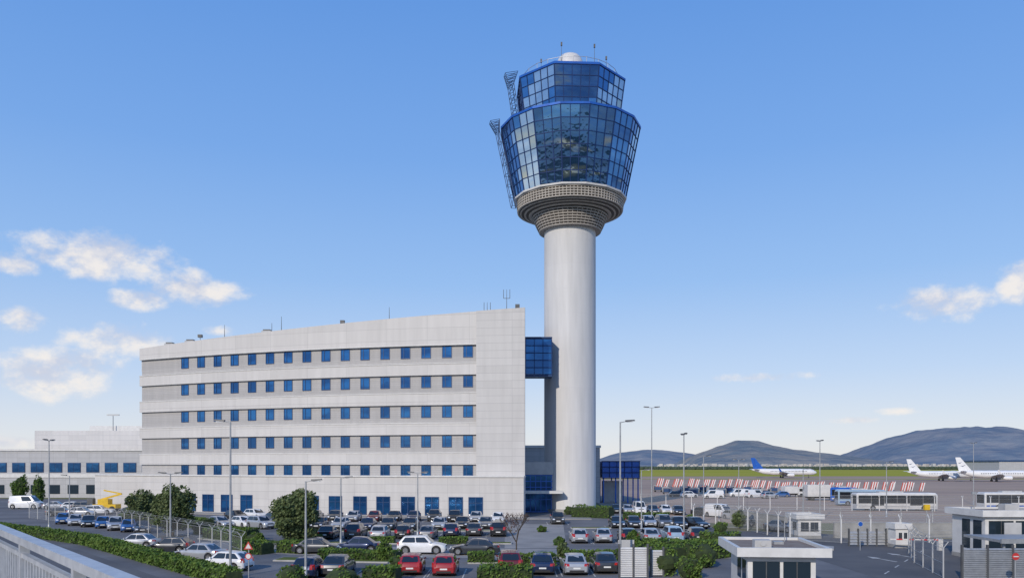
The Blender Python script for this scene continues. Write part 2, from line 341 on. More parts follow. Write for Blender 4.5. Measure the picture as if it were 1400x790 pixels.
def cab(n,a0,r0,z0,r1,z1,cols,rows,kinds,dens=.13):
    A=ring_pts(r0,z0,n,a0); B=ring_pts(r1,z1,n,a0)
    for i in range(n):
        j=(i+1)%n; nr=((A[i]+A[j])/2-TC); nr.z=0; nr.normalize(); w8=WT[kinds[i]]
        g=MB()
        def P(s,t): return A[i].lerp(A[j],s).lerp(B[i].lerp(B[j],s),t)
        for c in range(cols):
            for r in range(rows):
                q=P((c+.5)/cols,(r+.5)/rows)
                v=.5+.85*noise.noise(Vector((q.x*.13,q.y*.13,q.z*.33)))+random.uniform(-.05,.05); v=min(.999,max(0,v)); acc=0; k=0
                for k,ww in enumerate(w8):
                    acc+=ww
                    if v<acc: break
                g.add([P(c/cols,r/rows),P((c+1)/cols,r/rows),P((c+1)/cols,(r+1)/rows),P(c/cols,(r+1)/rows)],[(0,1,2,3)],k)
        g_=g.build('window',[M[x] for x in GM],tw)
        f=MB()
        for c in range(cols+1):
            t=c/cols; w=dens*(1.4 if c in(0,cols) else 1)
            f.bar(P(t,0)+nr*.03,P(t,1)+nr*.03,w,.1,0,nr)
        for r in range(rows+1):
            t=r/rows; w=dens*(1.4 if r in(0,rows) else 1)
            f.bar(P(0,t)+nr*.035,P(1,t)+nr*.035,.09,w,0)
        f.build('frame',M['frameblue'],g_)
a16=R(-90+11.25)
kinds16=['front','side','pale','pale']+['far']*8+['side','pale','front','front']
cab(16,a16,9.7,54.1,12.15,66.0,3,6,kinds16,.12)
b=MB(); b.lathe([(9.2,53.93),(9.85,53.98),(9.9,54.25),(9.2,54.25)],16,TC,0,False,a16); b.build('sill_ring',M['white'],tw)
b=MB(); b.lathe([(12.1,65.9),(12.3,65.95),(12.33,66.3),(12.15,66.35),(12.1,66.2)],16,TC,0,False,a16); b.build('cornice',M['blue'],tw)
b=MB(); b.lathe([(12.12,66.25),(8.5,66.9),(.1,66.9)],16,TC,0,False,a16); b.build('lower_roof',M['offwhite'],tw)
a8=R(-90+22.5+3)
cab(8,a8,8.75,67.0,9.7,73.8,5,4,['pale','side','far','far','far','side','pale','front'],.11)
b=MB(); b.lathe([(9.6,73.75),(9.85,73.8),(9.88,74.1),(9.6,74.3),(.2,74.5)],8,TC,0,False,a8); b.build('roof',M['blue'],tw)
b=MB(); b.lathe([(2.4,74.4),(2.4,77.4),(2.35,78.1),(2.1,78.9),(1.6,79.5),(.9,79.85),(.05,79.95)],32,TC,0); b.build('radome',M['white'],tw)
b=MB()
for i in range(24):
    a=2*math.pi*i/24; p=TC+Vector((8.4*math.cos(a),8.4*math.sin(a),74.3)); b.tube(p,p+Vector((0,0,1.1)),.04,n=5)
    a2=2*math.pi*(i+1)/24; q=TC+Vector((8.4*math.cos(a2),8.4*math.sin(a2),75.4)); b.bar(p+Vector((0,0,1.1)),q,.06)
b.build('roof_railing',M['grey'],tw)
for dx,dy,h in ((-1.6,-2,6.6),(4.2,-1,6.8),(6.6,2,6.2),(-5,1,5.2),(2.0,3,5.9)):
    b=MB(); p=TC+Vector((dx,dy,74.4)); b.tube(p,p+Vector((0,0,h)),.06,.03,6); b.box(p.x-.14,p.x+.14,p.y-.14,p.y+.14,p.z+h-.6,p.z+h); b.build('antenna',M['darkgrey'],tw)
def gantry(pts_out,pts_in,ang,w=1.4):
    b=MB(); ca,sa=math.cos(ang),math.sin(ang)
    def W(r,z,o): return TC+Vector((r*ca-o*sa,r*sa+o*ca,z))
    for o in (-w/2,w/2):
        for P in (pts_out,pts_in):
            for k in range(len(P)-1): b.bar(W(*P[k],o),W(*P[k+1],o),.11)
        n=14
        for i in range(n+1):
            t=i/n*(len(pts_out)-1); k=min(int(t),len(pts_out)-2); q=t-k
            o1=Vector(pts_out[k]).lerp(Vector(pts_out[k+1]),q); i1=Vector(pts_in[k]).lerp(Vector(pts_in[k+1]),q)
            b.bar(W(o1.x,o1.y,o),W(i1.x,i1.y,o),.07)
            if i%2==0 and i<n:
                t2=(i+1)/n*(len(pts_out)-1); k2=min(int(t2),len(pts_out)-2); i2=Vector(pts_in[k2]).lerp(Vector(pts_in[k2+1]),t2-k2); b.bar(W(o1.x,o1.y,o),W(i2.x,i2.y,o),.06)
            if o<0: b.bar(W(o1.x,o1.y,-w/2),W(o1.x,o1.y,w/2),.07); b.bar(W(i1.x,i1.y,-w/2),W(i1.x,i1.y,w/2),.07)
    b.build('cleaning_gantry',M['darkblue'],tw)
gantry([(10.3,52.8),(13.0,65.4),(14.1,67.2)],[(9.5,52.8),(12.5,65.6),(12.5,67.6)],R(188))
gantry([(10.0,67.2),(10.9,73.2),(11.6,75.4)],[(9.1,67.4),(10.1,73.8),(9.4,75.9)],R(190))

# link bridge, lobby, buildings behind
b0=thing('link_bridge','blue glass link bridge joining the office block to the tower shaft','bridge',(4.2,134.5,22.5))
x0,x1,y0,y1,z0,z1=2.2,6.7,134.2,137.5,23.1,29.2
b=MB(); b.box(x0,x1,y0+.1,y1,z0+.15,z1-.15); b.build('glazing',M['glass'],b0)
b=MB()
for i in range(4):
    x=x0+.1+(x1-x0-.2)*i/3; b.box(x-.05,x+.05,y0,y0+.16,z0,z1)
for i in range(6):
    z=z0+(z1-z0)*i/5; b.box(x0,x1,y0-.02,y0+.14,z-.06,z+.06)
b.build('frame',M['frameblue'],b0)
b=MB(); b.box(x0,x1,y0-.1,y1,z1+.07,z1+.22); b.box(x0,x1,y0-.1,y1,z0-.28,z0-.07); b.build('edge_beam',M['darkblue'],b0)
lo=thing('entrance_lobby','two storey blue glazed entrance between the office block and the tower base','building',(4.3,139,0))
b=MB(); b.box(2.2,7.6,138,146,0,6.4); b.build('glazing',M['glass'],lo)
b=MB()
for i in range(6): x=2.25+i*.9; b.box(x-.06,x+.06,137.85,137.99,0,6.4)
for z in (.1,2.2,3.2,4.3,5.3,6.3): b.box(2.2,7.6,137.83,137.98,z-.07,z+.07)
b.build('frame',M['blue'],lo)
b=MB(); b.box(2.2,8.5,134.5,137.8,3.3,3.75); b.build('canopy',M['white'],lo)
b=MB(); b.box(2.2,7.6,137.7,146,6.45,8.6); b.build('upper_wall',M['offwhite'],lo)
sv=thing('service_building','low grey service building behind the foot of the control tower','building',(12,176,0))
b=MB(); b.box(-5,18.8,172,190,0,11.8); b.build('wall',M['annex'],sv)
b=MB(); b.box(-5.2,19.0,171.8,190,11.8,12.3); b.build('roof_edge',M['white'],sv)
for i in range(5):
    x=3+i*3.1; b=MB(); b.box(x,x+2.2,171.93,172.02,5.2,7.2); b.build('window',M['glass'],sv)
cn=thing('blue_canopy','blue steel structure on posts right of the tower base','canopy',(24,178,0))
b=MB(); b.box(19.3,27.2,172,180,5.4,8.9); b.build('cladding',M['blue'],cn)
b=MB()
for z in (5.3,6.5,7.7,8.9): b.box(19.1,27.4,171.8,171.98,z-.08,z+.08)
for i in range(6): x=19.25+i*1.6; b.box(x-.06,x+.06,171.85,171.97,5.4,8.9)
b.build('trim',M['frameblue'],cn)
for x in (19.6,22.2,24.8,27.0):
    for y in (172.4,179.5): b=MB(); b.box(x-.13,x+.13,y-.13,y+.13,0,5.4); b.build('post',M['blue'],cn)
b=MB(); b.box(20,24.0,175,179,0,4.6); b.build('booth',M['offwhite'],cn)

an=thing('annex_building','long low grey annex with a strip of dark blue windows left of the office block','building',(-120,200,0))
b=MB(); b.box(-215,-84,200,235,0,11.6); b.build('wall',M['annex'],an)
b=MB(); b.box(-215.2,-83.8,199.7,235,11.6,12.1); b.box(-215.1,-83.9,199.8,199.99,5.0,5.9); b.build('roof_edge',M['white'],an)
for i in range(26):
    x=-207+i*4.6
    b=MB(); b.box(x,x+3.2,199.86,199.98,6.3,8.7); wo=b.build('window',M['darkblue'],an)
    b=MB(); b.box(x+.12,x+1.5,199.8,199.855,6.42,8.58); b.box(x+1.62,x+3.08,199.8,199.855,6.42,8.58); b.build('pane',M['glass'],wo)
    b=MB(); b.box(x,x+2.6,199.86,199.98,1.0,3.2); b.build('window',M['wglass'],an)
up=thing('rooftop_block','pale windowless block rising behind the annex roof','building',(-107,238,0))
b=MB(); b.box(-140,-92,236,262,0,18.2); b.build('wall',M['annexw'],up)
b=MB(); b.box(-126,-92,240,262,18.2,19.8); b.build('penthouse',M['white'],up)
b=MB(); b.tube((-118.5,239,18),(-118.5,239,23),.12,n=6); b.box(-120.3,-116.7,238.8,239.2,22.8,23.2); b.build('roof_mast',M['grey'],up)
for x,w in ((-190,9),(-170,6),(-152,8)):
    b=MB(); b.box(x,x+w,205,212,12.1,14.2); b.build('roof_unit',M['offwhite'],an)

# ------------------------------------------------------------ cars
KINDS={ # L,W,H,hood z,belt z,ws base,ws top,roof end,rear base,trunk z,wheel r
 'hatchback':(4.05,1.76,1.47,.84,.93,.95,.30,-1.30,-1.92,.93,.31),
 'saloon':(4.55,1.80,1.44,.80,.90,.95,.22,-1.02,-1.72,.95,.32),
 'suv':(4.40,1.84,1.64,.96,1.03,1.05,.42,-1.58,-2.10,1.03,.36),
 'estate':(4.65,1.80,1.48,.82,.92,.98,.25,-1.75,-2.2,.92,.32),
 'van':(4.95,1.92,2.05,1.10,1.15,1.85,1.05,-2.30,-2.44,1.15,.34)}
CP={}
def build_car(kind):
    L,W,Ht,hz,bz,xb0,xt0,xt1,xb1,tz,wr=KINDS[kind]
    root=thing('parked_car' if kind!='van' else 'parked_van','car','car' if kind!='van' else 'van')
    w=W/2; xf=L/2; xw=(xf-.82,-xf+.80); RR=wr+.07
    def top(x):
        P=[(-xf,tz-.28),(-xf+.06,tz-.06),(-xf+.25,tz),(xb1,bz),(xb0,bz),(xb0+.15,bz-.01),(xf-.35,hz-.06),(xf-.1,hz-.16),(xf,hz-.30)]
        P.sort()
        for (xa,za),(xc,zc) in zip(P,P[1:]):
            if xa<=x<=xc: return za+(zc-za)*(x-xa)/max(1e-6,xc-xa)
        return P[-1][1]
    def wid(x):
        e=min(xf-abs(x),.55)/.55; return w*(.80+.20*math.sqrt(max(0,1-(1-e)**2)))
    def bot(x):
        z=.20 if abs(x)<xf-.15 else .30
        for c in xw:
            if abs(x-c)<RR: z=max(z,min(wr+math.sqrt(RR*RR-(x-c)**2),top(x)-.14))
        return z
    xs=[-xf,-xf+.05,-xf+.2,xf-.2,xf-.05,xf,xb0,xb1,0,.5,-.5,xf-.4]
    for c in xw:
        for k in range(9): xs.append(c+RR*math.cos(math.pi*k/8)*.999)
        xs+= [c-RR-.01,c+RR+.01]
    xs=sorted(set(round(x,4) for x in xs)); rings=[]
    for x in xs:
        zb,zt,q=bot(x),top(x),wid(x); mid=zb+(zt-zb)*.55
        half=[(q*.95,zb),(q,zb+(zt-zb)*.2),(q*1.0,mid),(q*.975,zt-.09),(q*.93,zt-.02),(q*.6,zt+.015)]
        rings.append([(x,y,z) for y,z in half]+[(x,-y,z) for y,z in reversed(half)])
    b=MB(); b.loft(rings,0,True)
    b.box(-xf+.35,xf-.4,-w*.8,w*.8,.22,.62,1)
    wb,wt=w*.93,w*.72
    BF=[Vector((xb0,s*wb*.96,bz-.02)) for s in (1,-1)]; BR=[Vector((xb1,s*wb*.96,bz-.02)) for s in (1,-1)]
    TF=[Vector((xt0,s*wt,Ht-.05)) for s in (1,-1)]; TR=[Vector((xt1,s*wt,Ht-.07)) for s in (1,-1)]
    ns=6; rr=[]
    for i in range(ns+1):
        t=i/ns; x=xt0+(xt1-xt0)*t; zc=Ht-.05+.05*math.sin(math.pi*min(1,t*1.1+.05))-.02*t
        rr.append([(x,wt*q,zc+.03*(1-q*q)) for q in (1,.8,.4,0,-.4,-.8,-1)])
    cb=MB(); V=[p for r in rr for p in r]; cb.add(V,[(i*7+j,i*7+j+1,(i+1)*7+j+1,(i+1)*7+j) for i in range(ns) for j in range(6)],0,True)
    for k,s in ((0,1),(1,-1)):
        pts=[rr[i][0 if s>0 else 6] for i in range(ns+1)]
        cb.poly([BF[k],*pts,BR[k]] if s>0 else [BR[k],*reversed(pts),BF[k]],0)
    cb.poly([BF[1],BF[0],*rr[0]],0); cb.poly([BR[0],BR[1],*reversed(rr[-1])],0)
    bm=bmesh.new(); vs=[bm.verts.new(v) for v in cb.v]
    for f in cb.f: bm.faces.new([vs[i] for i in f])
    bmesh.ops.remove_doubles(bm,verts=bm.verts,dist=.002); bmesh.ops.recalc_face_normals(bm,faces=bm.faces)
    ed=[e for e in bm.edges if len(e.link_faces)==2 and e.calc_face_angle(0)>R(24)]
    bmesh.ops.bevel(bm,geom=ed,offset=.055,segments=3,profile=.6,affect='EDGES')
    bm.verts.index_update(); b.add([v.co.copy() for v in bm.verts],[[v.index for v in f.verts] for f in bm.faces],0,True); bm.free()
    bo=b.build('body',[paint('black'),M['black']],root)
    bo.data.set_sharp_from_angle(angle=R(35))
    def bil(a,bb,c,d,s,t): return a.lerp(bb,s).lerp(d.lerp(c,s),t)
    def panel(name,a,bb,c,d,s0,s1,t0,t1,m):
        n=(bb-a).cross(d-a).normalized(); cen=(a+bb+c+d)/4
        if n.dot(cen-Vector((0,0,bz)))<0: n=-n
        g=MB(); e=.06; P=[bil(a,bb,c,d,s,t)+n*.016 for s,t in ((s0+e*.5,t0),(s1-e*.5,t0),(s1,t0+e),(s1,t1-e),(s1-e*.5,t1),(s0+e*.5,t1),(s0,t1-e),(s0,t0+e))]; g.poly(P); return g.build(name,m,root)
    panel('windscreen',BF[0],BF[1],TF[1],TF[0],.06,.94,.06,.94,M['carglass'])
    panel('rear_window',BR[0],BR[1],TR[1],TR[0],.1,.9,.14 if kind!='van' else .3,.88,M['carglass'])
    for k in (0,1):
        panel('side_window',BF[k],BR[k],TR[k],TF[k],.09,.47,.10,.88,M['carglass'])
        if kind!='van': panel('side_window',BF[k],BR[k],TR[k],TF[k],.50,.91,.10,.88,M['carglass'])
    for s in (1,-1):
        for c in xw:
            t=MB(); y0=s*(w-.22); y1=s*(w-.01)
            prof=[(wr*.55,y0),(wr*.93,y0),(wr,y0+s*.04),(wr,y1-s*.04),(wr*.93,y1),(wr*.66,y1)]
            t.loft([[(c+r*math.cos(a),y,wr+r*math.sin(a)) for a in [2*math.pi*i/18 for i in range(18)]] for r,y in prof],0,True)
            wh=t.build('wheel',M['black'],root)
            t=MB(); yy=s*(w-.004)
            t.tube((c,s*(w-.03),wr),(c,yy,wr),wr*.62,n=16)
            for i in range(5):
                a=2*math.pi*i/5+.3; t.bar((c,yy+s*.004,wr),(c+wr*.6*math.cos(a),yy+s*.004,wr+wr*.6*math.sin(a)),.05,.012,0)
            t.build('rim',M['rim'],wh)
    for s in (1,-1):
        g=MB(); z=hz-.27; g.hexa([(xf-.34,s*w*.97,z),(xf-.02,s*w*.80,z-.03),(xf+.01,s*w*.50,z-.03),(xf-.25,s*w*.5,z)],[(xf-.40,s*w*.965,z+.15),(xf-.08,s*w*.80,z+.12),(xf-.02,s*w*.52,z+.10),(xf-.3,s*w*.5,z+.15)])
        g.build('headlight',M['headlight'],root)
        g=MB(); z=tz-.25; hh=.2 if kind in('saloon','estate') else .34
        g.hexa([(-xf+.18,s*w*.975,z),(-xf-.012,s*w*.80,z),(-xf-.012,s*w*.58,z),(-xf+.1,s*w*.58,z)],[(-xf+.2,s*w*.97,z+hh),(-xf+.035,s*w*.80,z+hh*.8),(-xf+.035,s*w*.62,z+hh*.8),(-xf+.14,s*w*.6,z+hh)])
        g.build('tail_light',M['taillight'],root)
        g=MB(); g.hexa([(xb0-.30,s*w*.93,bz),(xb0-.12,s*w*.93,bz),(xb0-.16,s*w*1.13,bz+.03),(xb0-.28,s*w*1.13,bz+.03)],[(xb0-.30,s*w*.93,bz+.09),(xb0-.14,s*w*.93,bz+.09),(xb0-.18,s*w*1.12,bz+.16),(xb0-.28,s*w*1.12,bz+.16)])
        g.build('mirror',paint('black'),root)
    g=MB(); g.box(xf-.06,xf+.012,-w*.44,w*.44,hz-.30,hz-.2); g.box(xf-.06,xf+.012,-w*.55,w*.55,.30,.42); g.build('grille',M['black'],root)
    g=MB(); g.box(-xf-.012,-xf+.1,-w*.6,w*.6,.28,.42); g.build('bumper',M['black'],root)
    g=MB(); g.box(xf,xf+.022,-.26,.26,.43,.54); g.build('number_plate',M['plate'],root)
    g=MB(); g.box(-xf-.022,-xf,-.26,.26,.50,.61); g.build('number_plate',M['plate'],root)
    return root
CM={}
def place_car(kind,color,x,y,rz,label,group):
    if kind not in CP: CP[kind]=build_car(kind)
    o=place(CP[kind],(x,y,.02),rz,label,group)
    for ch in o.children:
        if ch.name.split('.')[0] in('body','mirror'):
            base=ch.get('_b') or ch.data.name; ch['_b']=base; k=(base,color)
            if k not in CM:
                me=bpy.data.meshes[base].copy(); me.materials[0]=paint(color); CM[k]=me
            ch.data=CM[k]
    return o
CODE={'k':'black','d':'dark grey','g':'grey','s':'silver','w':'white','r':'red','m':'dark red','n':'navy','b':'blue','c':'beige','p':'pale blue'}
KD={'h':'hatchback','s':'saloon','u':'suv','e':'estate','v':'van'}
marks=MB()
def row(name,items,group,heading=None,lines=True):
    items=sorted(items,key=lambda t:t[0])
    for i,it in enumerate(items):
        px,py,code=it[:3]; hd=it[3] if len(it)>3 else heading
        kind=KD[code[0]]; col=CODE[code[1]]
        L,W=KINDS[kind][:2]
        rz={'T':-90,'A':90,'L':180,'R':0}.get(hd,hd); a=R(rz)
        half=abs(math.sin(a))*L/2+abs(math.cos(a))*W/2
        x,y=G(px,py); x*= (y+half)/y; y+=half+random.uniform(-.25,.25)
        a+=R(random.uniform(-2,2))
        nm={'estate':'estate car','saloon':'saloon'}.get(kind,kind)
        o=place_car(kind,col,x,y,a,f"{col} {nm}, {ORD[i]} from the left in the {name}",group)
        o['category']='van' if kind=='van' else 'car'
        if lines and hd in('T','A'):
            for s in (-1.38,1.38): marks.box(x+s-.05,x+s+.05,y-2.5,y+2.5,.02,.024)
row('row nearest the office block',[(404,712,'hs'),(430,712,'sk'),(458,712,'hd'),(484,713,'hs'),(512,713,'hm'),(539,713,'sk'),(566,713,'hn'),(594,713,'ud'),(622,714,'uk'),(651,714,'hs'),(681,715,'sw'),(762,717,'ud')],'cars parked in front of the office block','T')
row('second row from the office block',[(449,738,'sk'),(487,737,'ud'),(520,738,'es'),(553,737,'hk'),(585,738,'sg'),(618,734,'hn'),(649,733,'sd'),(682,734,'uk')],'cars parked in the middle rows','A')
row('thin row between the main rows',[(436,724,'hk'),(466,724,'ss'),(503,725,'sn'),(531,725,'hd'),(561,725,'sk'),(601,724,'hs'),(632,723,'hk'),(664,723,'sg')],'cars parked in the middle rows','T')
row('side on cars before the lane',[(436,757,'sd','R'),(487,756,'sn','L'),(577,758,'uw','R'),(649,759,'sd','L')],'cars parked side on',lines=False)
row('front row at the bottom',[(424,792,'hn'),(462,790,'sd'),(563,788,'hr'),(610,788,'hr'),(697,787,'um'),(741,787,'sn'),(784,787,'ss'),(825,785,'sd')],'cars in the front row','A')
row('lane row below the tower',[(791,743,'hs'),(824,743,'ss'),(858,743,'hk'),(888,743,'ss'),(918,742,'up'),(951,741,'hd')],'cars parked below the tower','A')
row('row beside the tower hedge',[(843,722,'sk'),(866,722,'hd'),(886,721,'hs'),(907,722,'ug'),(927,723,'hk')],'cars parked right of the tower foot','T')
row('far row right of tower',[(842,702,'hk'),(858,702,'ss'),(874,703,'vw'),(892,703,'sd'),(910,703,'hw'),(927,704,'hd')],'cars parked far right of the tower foot','T',False)
row('row beside the airside wall',[(962,706,'sd',-60),(983,708,'vw',-60),(1004,711,'hs',-60),(1022,716,'sk',-60),(1045,722,'ud',-60),(1070,729,'sg',-60),(950,724,'hk',-60)],'cars parked by the airside wall',lines=False)
row('row left of the olive tree',[(300,722,'ss',-40),(332,722,'hw',-40),(356,724,'us',-40),(322,712,'hk',-40),(350,710,'ew',-40),(378,716,'hd',-40)],'cars parked left of the round tree',lines=False)
row('left lot behind the fence',[(86,717,'hb',-65),(104,719,'hs',-65),(122,721,'sk',-65),(140,723,'hb',-65),(158,726,'us',-65),(176,728,'hb',-65),(196,730,'sd',-65)],'cars in the left lot',lines=False)
row('lot below the annex',[(78,696,'ss',10),(100,697,'hw',10),(118,697,'ed',10),(136,703,'ew',10),(112,706,'hs',10),(85,706,'sk',10)],'cars in the far left lot',lines=False)
row('row nearest the left hedge',[(188,750,'ss',175),(233,757,'hd',175),(272,768,'ss',165),(309,782,'hw',165)],'cars near the left hedge',lines=False)
ov=place_car('van','white',*(lambda g:(g[0],g[1]+2))(G(27,696)),R(0),'white high van parked alone at the far left before the annex','cars in the far left lot'); ov['category']='van'; ov.scale=(1.15,1.1,1.2)

# ------------------------------------------------------------ verges and hedges
for (a,c,w) in ((G(400,742),G(545,743),1.3),(G(560,742),G(700,743),1.3),(G(780,722),G(835,722),1.2),(G(380,765),G(548,768),2.0),(G(640,769),G(860,769),1.5),(G(290,735),G(380,744),3.5),(G(870,752),G(960,756),2.2),(G(430,726.5),G(700,725.5),1.0)):
    verge(a,c,w)
for i,(a,c,w,h,l,de) in enumerate((
    (G(-30,722),G(120,744),1.3,1.0,'long clipped hedge at the lower left along the side road, far end',170),
    (G(120,744),G(320,800),1.3,1.0,'long clipped hedge at the lower left along the side road, near end',260),
    (G(785,706),G(836,708),2.2,1.7,'thick hedge block at the foot of the control tower',150),
    (G(286,736),G(346,739),2.2,1.3,'short hedge left of the round tree in the car park',170),
    (G(385,754),G(428,756),1.8,1.1,'short hedge just below the round olive tree',190),
    (G(325,754),G(366,757),1.8,1.1,'short hedge strip on the lane edge below the silver cars',190),
    (G(440,764),G(545,767),1.6,.9,'low hedge strip before the dark side on car',200),
    (G(400,742.5),G(440,742.5),1.2,.9,'low hedge at the left end of the second car row',170),
    (G(505,743),G(540,743),1.1,.7,'low hedge before the silver estate of the second row',170),
    (G(600,743),G(640,743),1.1,.7,'low hedge before the navy hatchback of the second row',170),
    (G(690,772),G(760,772),1.5,.9,'low hedge strip in the middle of the front verge',190),
    (G(640,769),G(676,769),1.5,.9,'short low hedge behind the dark red suv',190),
    (G(770,769),G(850,769),1.5,1.0,'low hedge strip right of the bare tree on the front verge',190),
    (G(654,794),G(728,795),1.8,1.1,'low hedge at the bottom edge below the dark red suv',220),
    (G(500,793),G(545,794),1.8,1.0,'low hedge at the bottom edge left of the red hatchbacks',200),
    (G(852,712),G(915,713),1.4,1.2,'hedge between the two far right car rows',130),
    (G(880,768),G(925,775),2.4,1.6,'wild shrub hedge left of the flat roofed gatehouse',200),
    (G(935,766),G(992,760),2.0,1.5,'shrub hedge behind the flat roofed gatehouse',190),
    (G(880,752),G(955,756),1.7,1.1,'low hedge on the verge below the pale blue suv',190),
    (G(170,712),G(285,722),1.8,1.2,'hedge line under the two olive trees at left',130),
    (G(960,742),G(1010,745),1.7,1.2,'hedge along the pavement left of the airside wall',150))):
    hedge(a,c,w,h,l,de,.11)

def crown(mb,c,rad,n,s,lumps=16,core=.72):
    c=Vector(c); L=[]
    for i in range(lumps):
        v=Vector((random.gauss(0,1),random.gauss(0,1),random.gauss(0,1))).normalized(); k=random.uniform(.45,.86)
        L.append((Vector((v.x*rad[0]*k,v.y*rad[1]*k,v.z*rad[2]*k)),random.uniform(.22,.42)))
    if core:
        rings=[]
        for i in range(9):
            t=math.pi*(i+.3)/8.6; row_=[]
            for j in range(12):
                a=2*math.pi*j/12; k=core*(1+.25*noise.noise(Vector((math.cos(a)*1.5,math.sin(a)*1.5,t*2))+c))
                row_.append(c+Vector((rad[0]*k*math.sin(t)*math.cos(a),rad[1]*k*math.sin(t)*math.sin(a),-rad[2]*k*math.cos(t))))
            rings.append(row_)
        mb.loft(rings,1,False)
    for _ in range(n):
        l,k=random.choice(L); v=Vector((random.gauss(0,1),random.gauss(0,1),random.gauss(0,1))).normalized()*random.uniform(.6,1.08)*k
        leaf(mb,c+l+Vector((v.x*rad[0],v.y*rad[1],v.z*rad[2])),s*random.uniform(.6,1.4))
def tree(px,py,wpx,hpx,label,n=3500,m='leaf',name='olive_tree',s=.15):
    x,y=G(px,py); k=y/F; r=wpx*k/2; h=hpx*k
    t=thing(name,label,'tree',(x,y,0),'round trees of the car park')
    q=min(1,r/2); b=MB(); b.tube((x,y,0),(x+.05,y,h*.35),.2*q,.13*q,8)
    for i in range(5):
        a=i*1.3; b.tube((x+.05,y,h*.28),(x+r*.6*math.cos(a),y+r*.6*math.sin(a),h*random.uniform(.5,.8)),.08*q,.03*q,6)
    b.build('trunk',M['bark'],t)
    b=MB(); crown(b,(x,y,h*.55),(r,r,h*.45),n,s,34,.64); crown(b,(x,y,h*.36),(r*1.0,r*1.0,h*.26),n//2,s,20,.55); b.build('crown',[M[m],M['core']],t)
tree(192,722,44,52,'dark round olive tree at left, left of the pair',6000)
tree(236,733,58,72,'large round olive tree at left, right of the pair',8000)
tree(405,745,68,78,'broad round olive tree alone in the middle left of the car park',11000)
tree(27,690,22,44,'small green tree before the annex, left of two',2500,'leaf2','young_tree')
tree(52,690,18,40,'small green tree before the annex, right of two',2500,'leaf2','young_tree')
tree(1010,722,18,24,'small tree beside the airside wall',1800)
tree(526,767,20,30,'small young tree on the verge before the dark side on cars',1500,'leaf2','young_tree',.09)
tree(770,769,20,30,'small young tree right of the bare tree on the front verge',1500,'leaf','young_tree',.09)
tree(865,752,20,28,'small young tree at the lane edge below the black hatchback',1500,'leaf2','young_tree',.09)
x,y=G(706,765); t=thing('bare_tree','small leafless tree between the car rows below the tower','tree',(x,y,0))
b=MB()
def branch(p,d,l,r,k):
    q=p+d*l; b.tube(p,q,r,r*.65,6)
    if k>0:
        for _ in range(3):
            dd=(d+Vector((random.uniform(-.7,.7),random.uniform(-.7,.7),random.uniform(-.1,.5)))).normalized(); branch(q,dd,l*.68,r*.6,k-1)
branch(Vector((x,y,0)),Vector((0,0,1)),1.5,.09,5); b.build('trunk',M['bark'],t)
b=MB(); crown(b,(x,y,3.4),(1.5,1.5,1.2),260,.07,14,0); b.build('crown',[mat('dry_leaves',(.10,.05,.04),.9),M['core']],t)
def bush(px,py,wpx,hpx,label,n=1500):
    x,y=G(px,py); k=y/F; b=MB(); h=hpx*k; crown(b,(x,y,h*.45),(wpx*k/2,wpx*k/2,h*.55),n,.10,24,.84)
    tag(b.build('bush',[M['leaf2'],M['core']]),label,'bush','round bushes')
for a in ((399,800,42,30,'round clipped bush at the bottom edge below the olive tree'),(467,801,50,27,'round clipped bush at the bottom edge, below the dark saloon'),
    (908,786,46,40,'big round bush left of the white gate panel'),(942,790,38,32,'rough bush against the left wall of the near gatehouse'),
    (962,775,40,34,'tall rough bush behind the near gatehouse'),(765,745,18,12,'small round bush below the tower beside the silver hatchback'),(741,727,12,9,'tiny bush on the lane corner below the tower'),
    (945,716,16,14,'bush at the end of the right car rows'),(544,774,24,16,'small bush left above the red hatchbacks'),(870,779,24,18,'round bush right of the front row of cars'),
    (275,730,24,18,'round bush right of the olive tree pair'),(350,742,26,16,'round bush on the verge left of the broad olive tree'),(440,735,20,15,'round bush right of the broad olive tree'),
    (985,728,20,16,'rough bush beside the slanting cars at right'),(778,703,14,12,'bush at the left end of the tower hedge'),(455,767,22,14,'round bush on the verge below the navy side on car'),(600,770,18,11,'small bush behind the two red hatchbacks')):
    bush(*a)

# ------------------------------------------------------------ street lamps
def lamp_mesh(h,kind):
    t=thing('street_lamp','lamp','street lamp')
    b=MB(); b.lathe([(.22,0),(.22,.08),(.13,.12),(.13,.9),(.1,.95)],12); b.build('base',M['grey'],t)
    b=MB(); b.tube((0,0,.9),(0,0,h),.095,.055,10); b.build('pole',M['grey'],t)
    for s in ((1,-1) if kind else (1,)):
        b=MB(); b.tube((0,0,h-.05),(s*.5,0,h+.06),.04,.03,6); b.build('arm',M['grey'],t)
        b=MB(); b.hexa([(s*.4,-.16,h),(s*1.15,-.14,h+.08),(s*1.15,.14,h+.08),(s*.4,.16,h)],[(s*.4,-.12,h+.14),(s*1.1,-.1,h+.18),(s*1.1,.1,h+.18),(s*.4,.12,h+.14)]); hd=b.build('lamp_head',M['darkgrey'],t)
        b=MB(); b.box(min(s*.5,s*1.0),max(s*.5,s*1.0),-.1,.1,h-.02,h+.03); b.build('lens',M['headlight'],hd)
    return t
LP={}
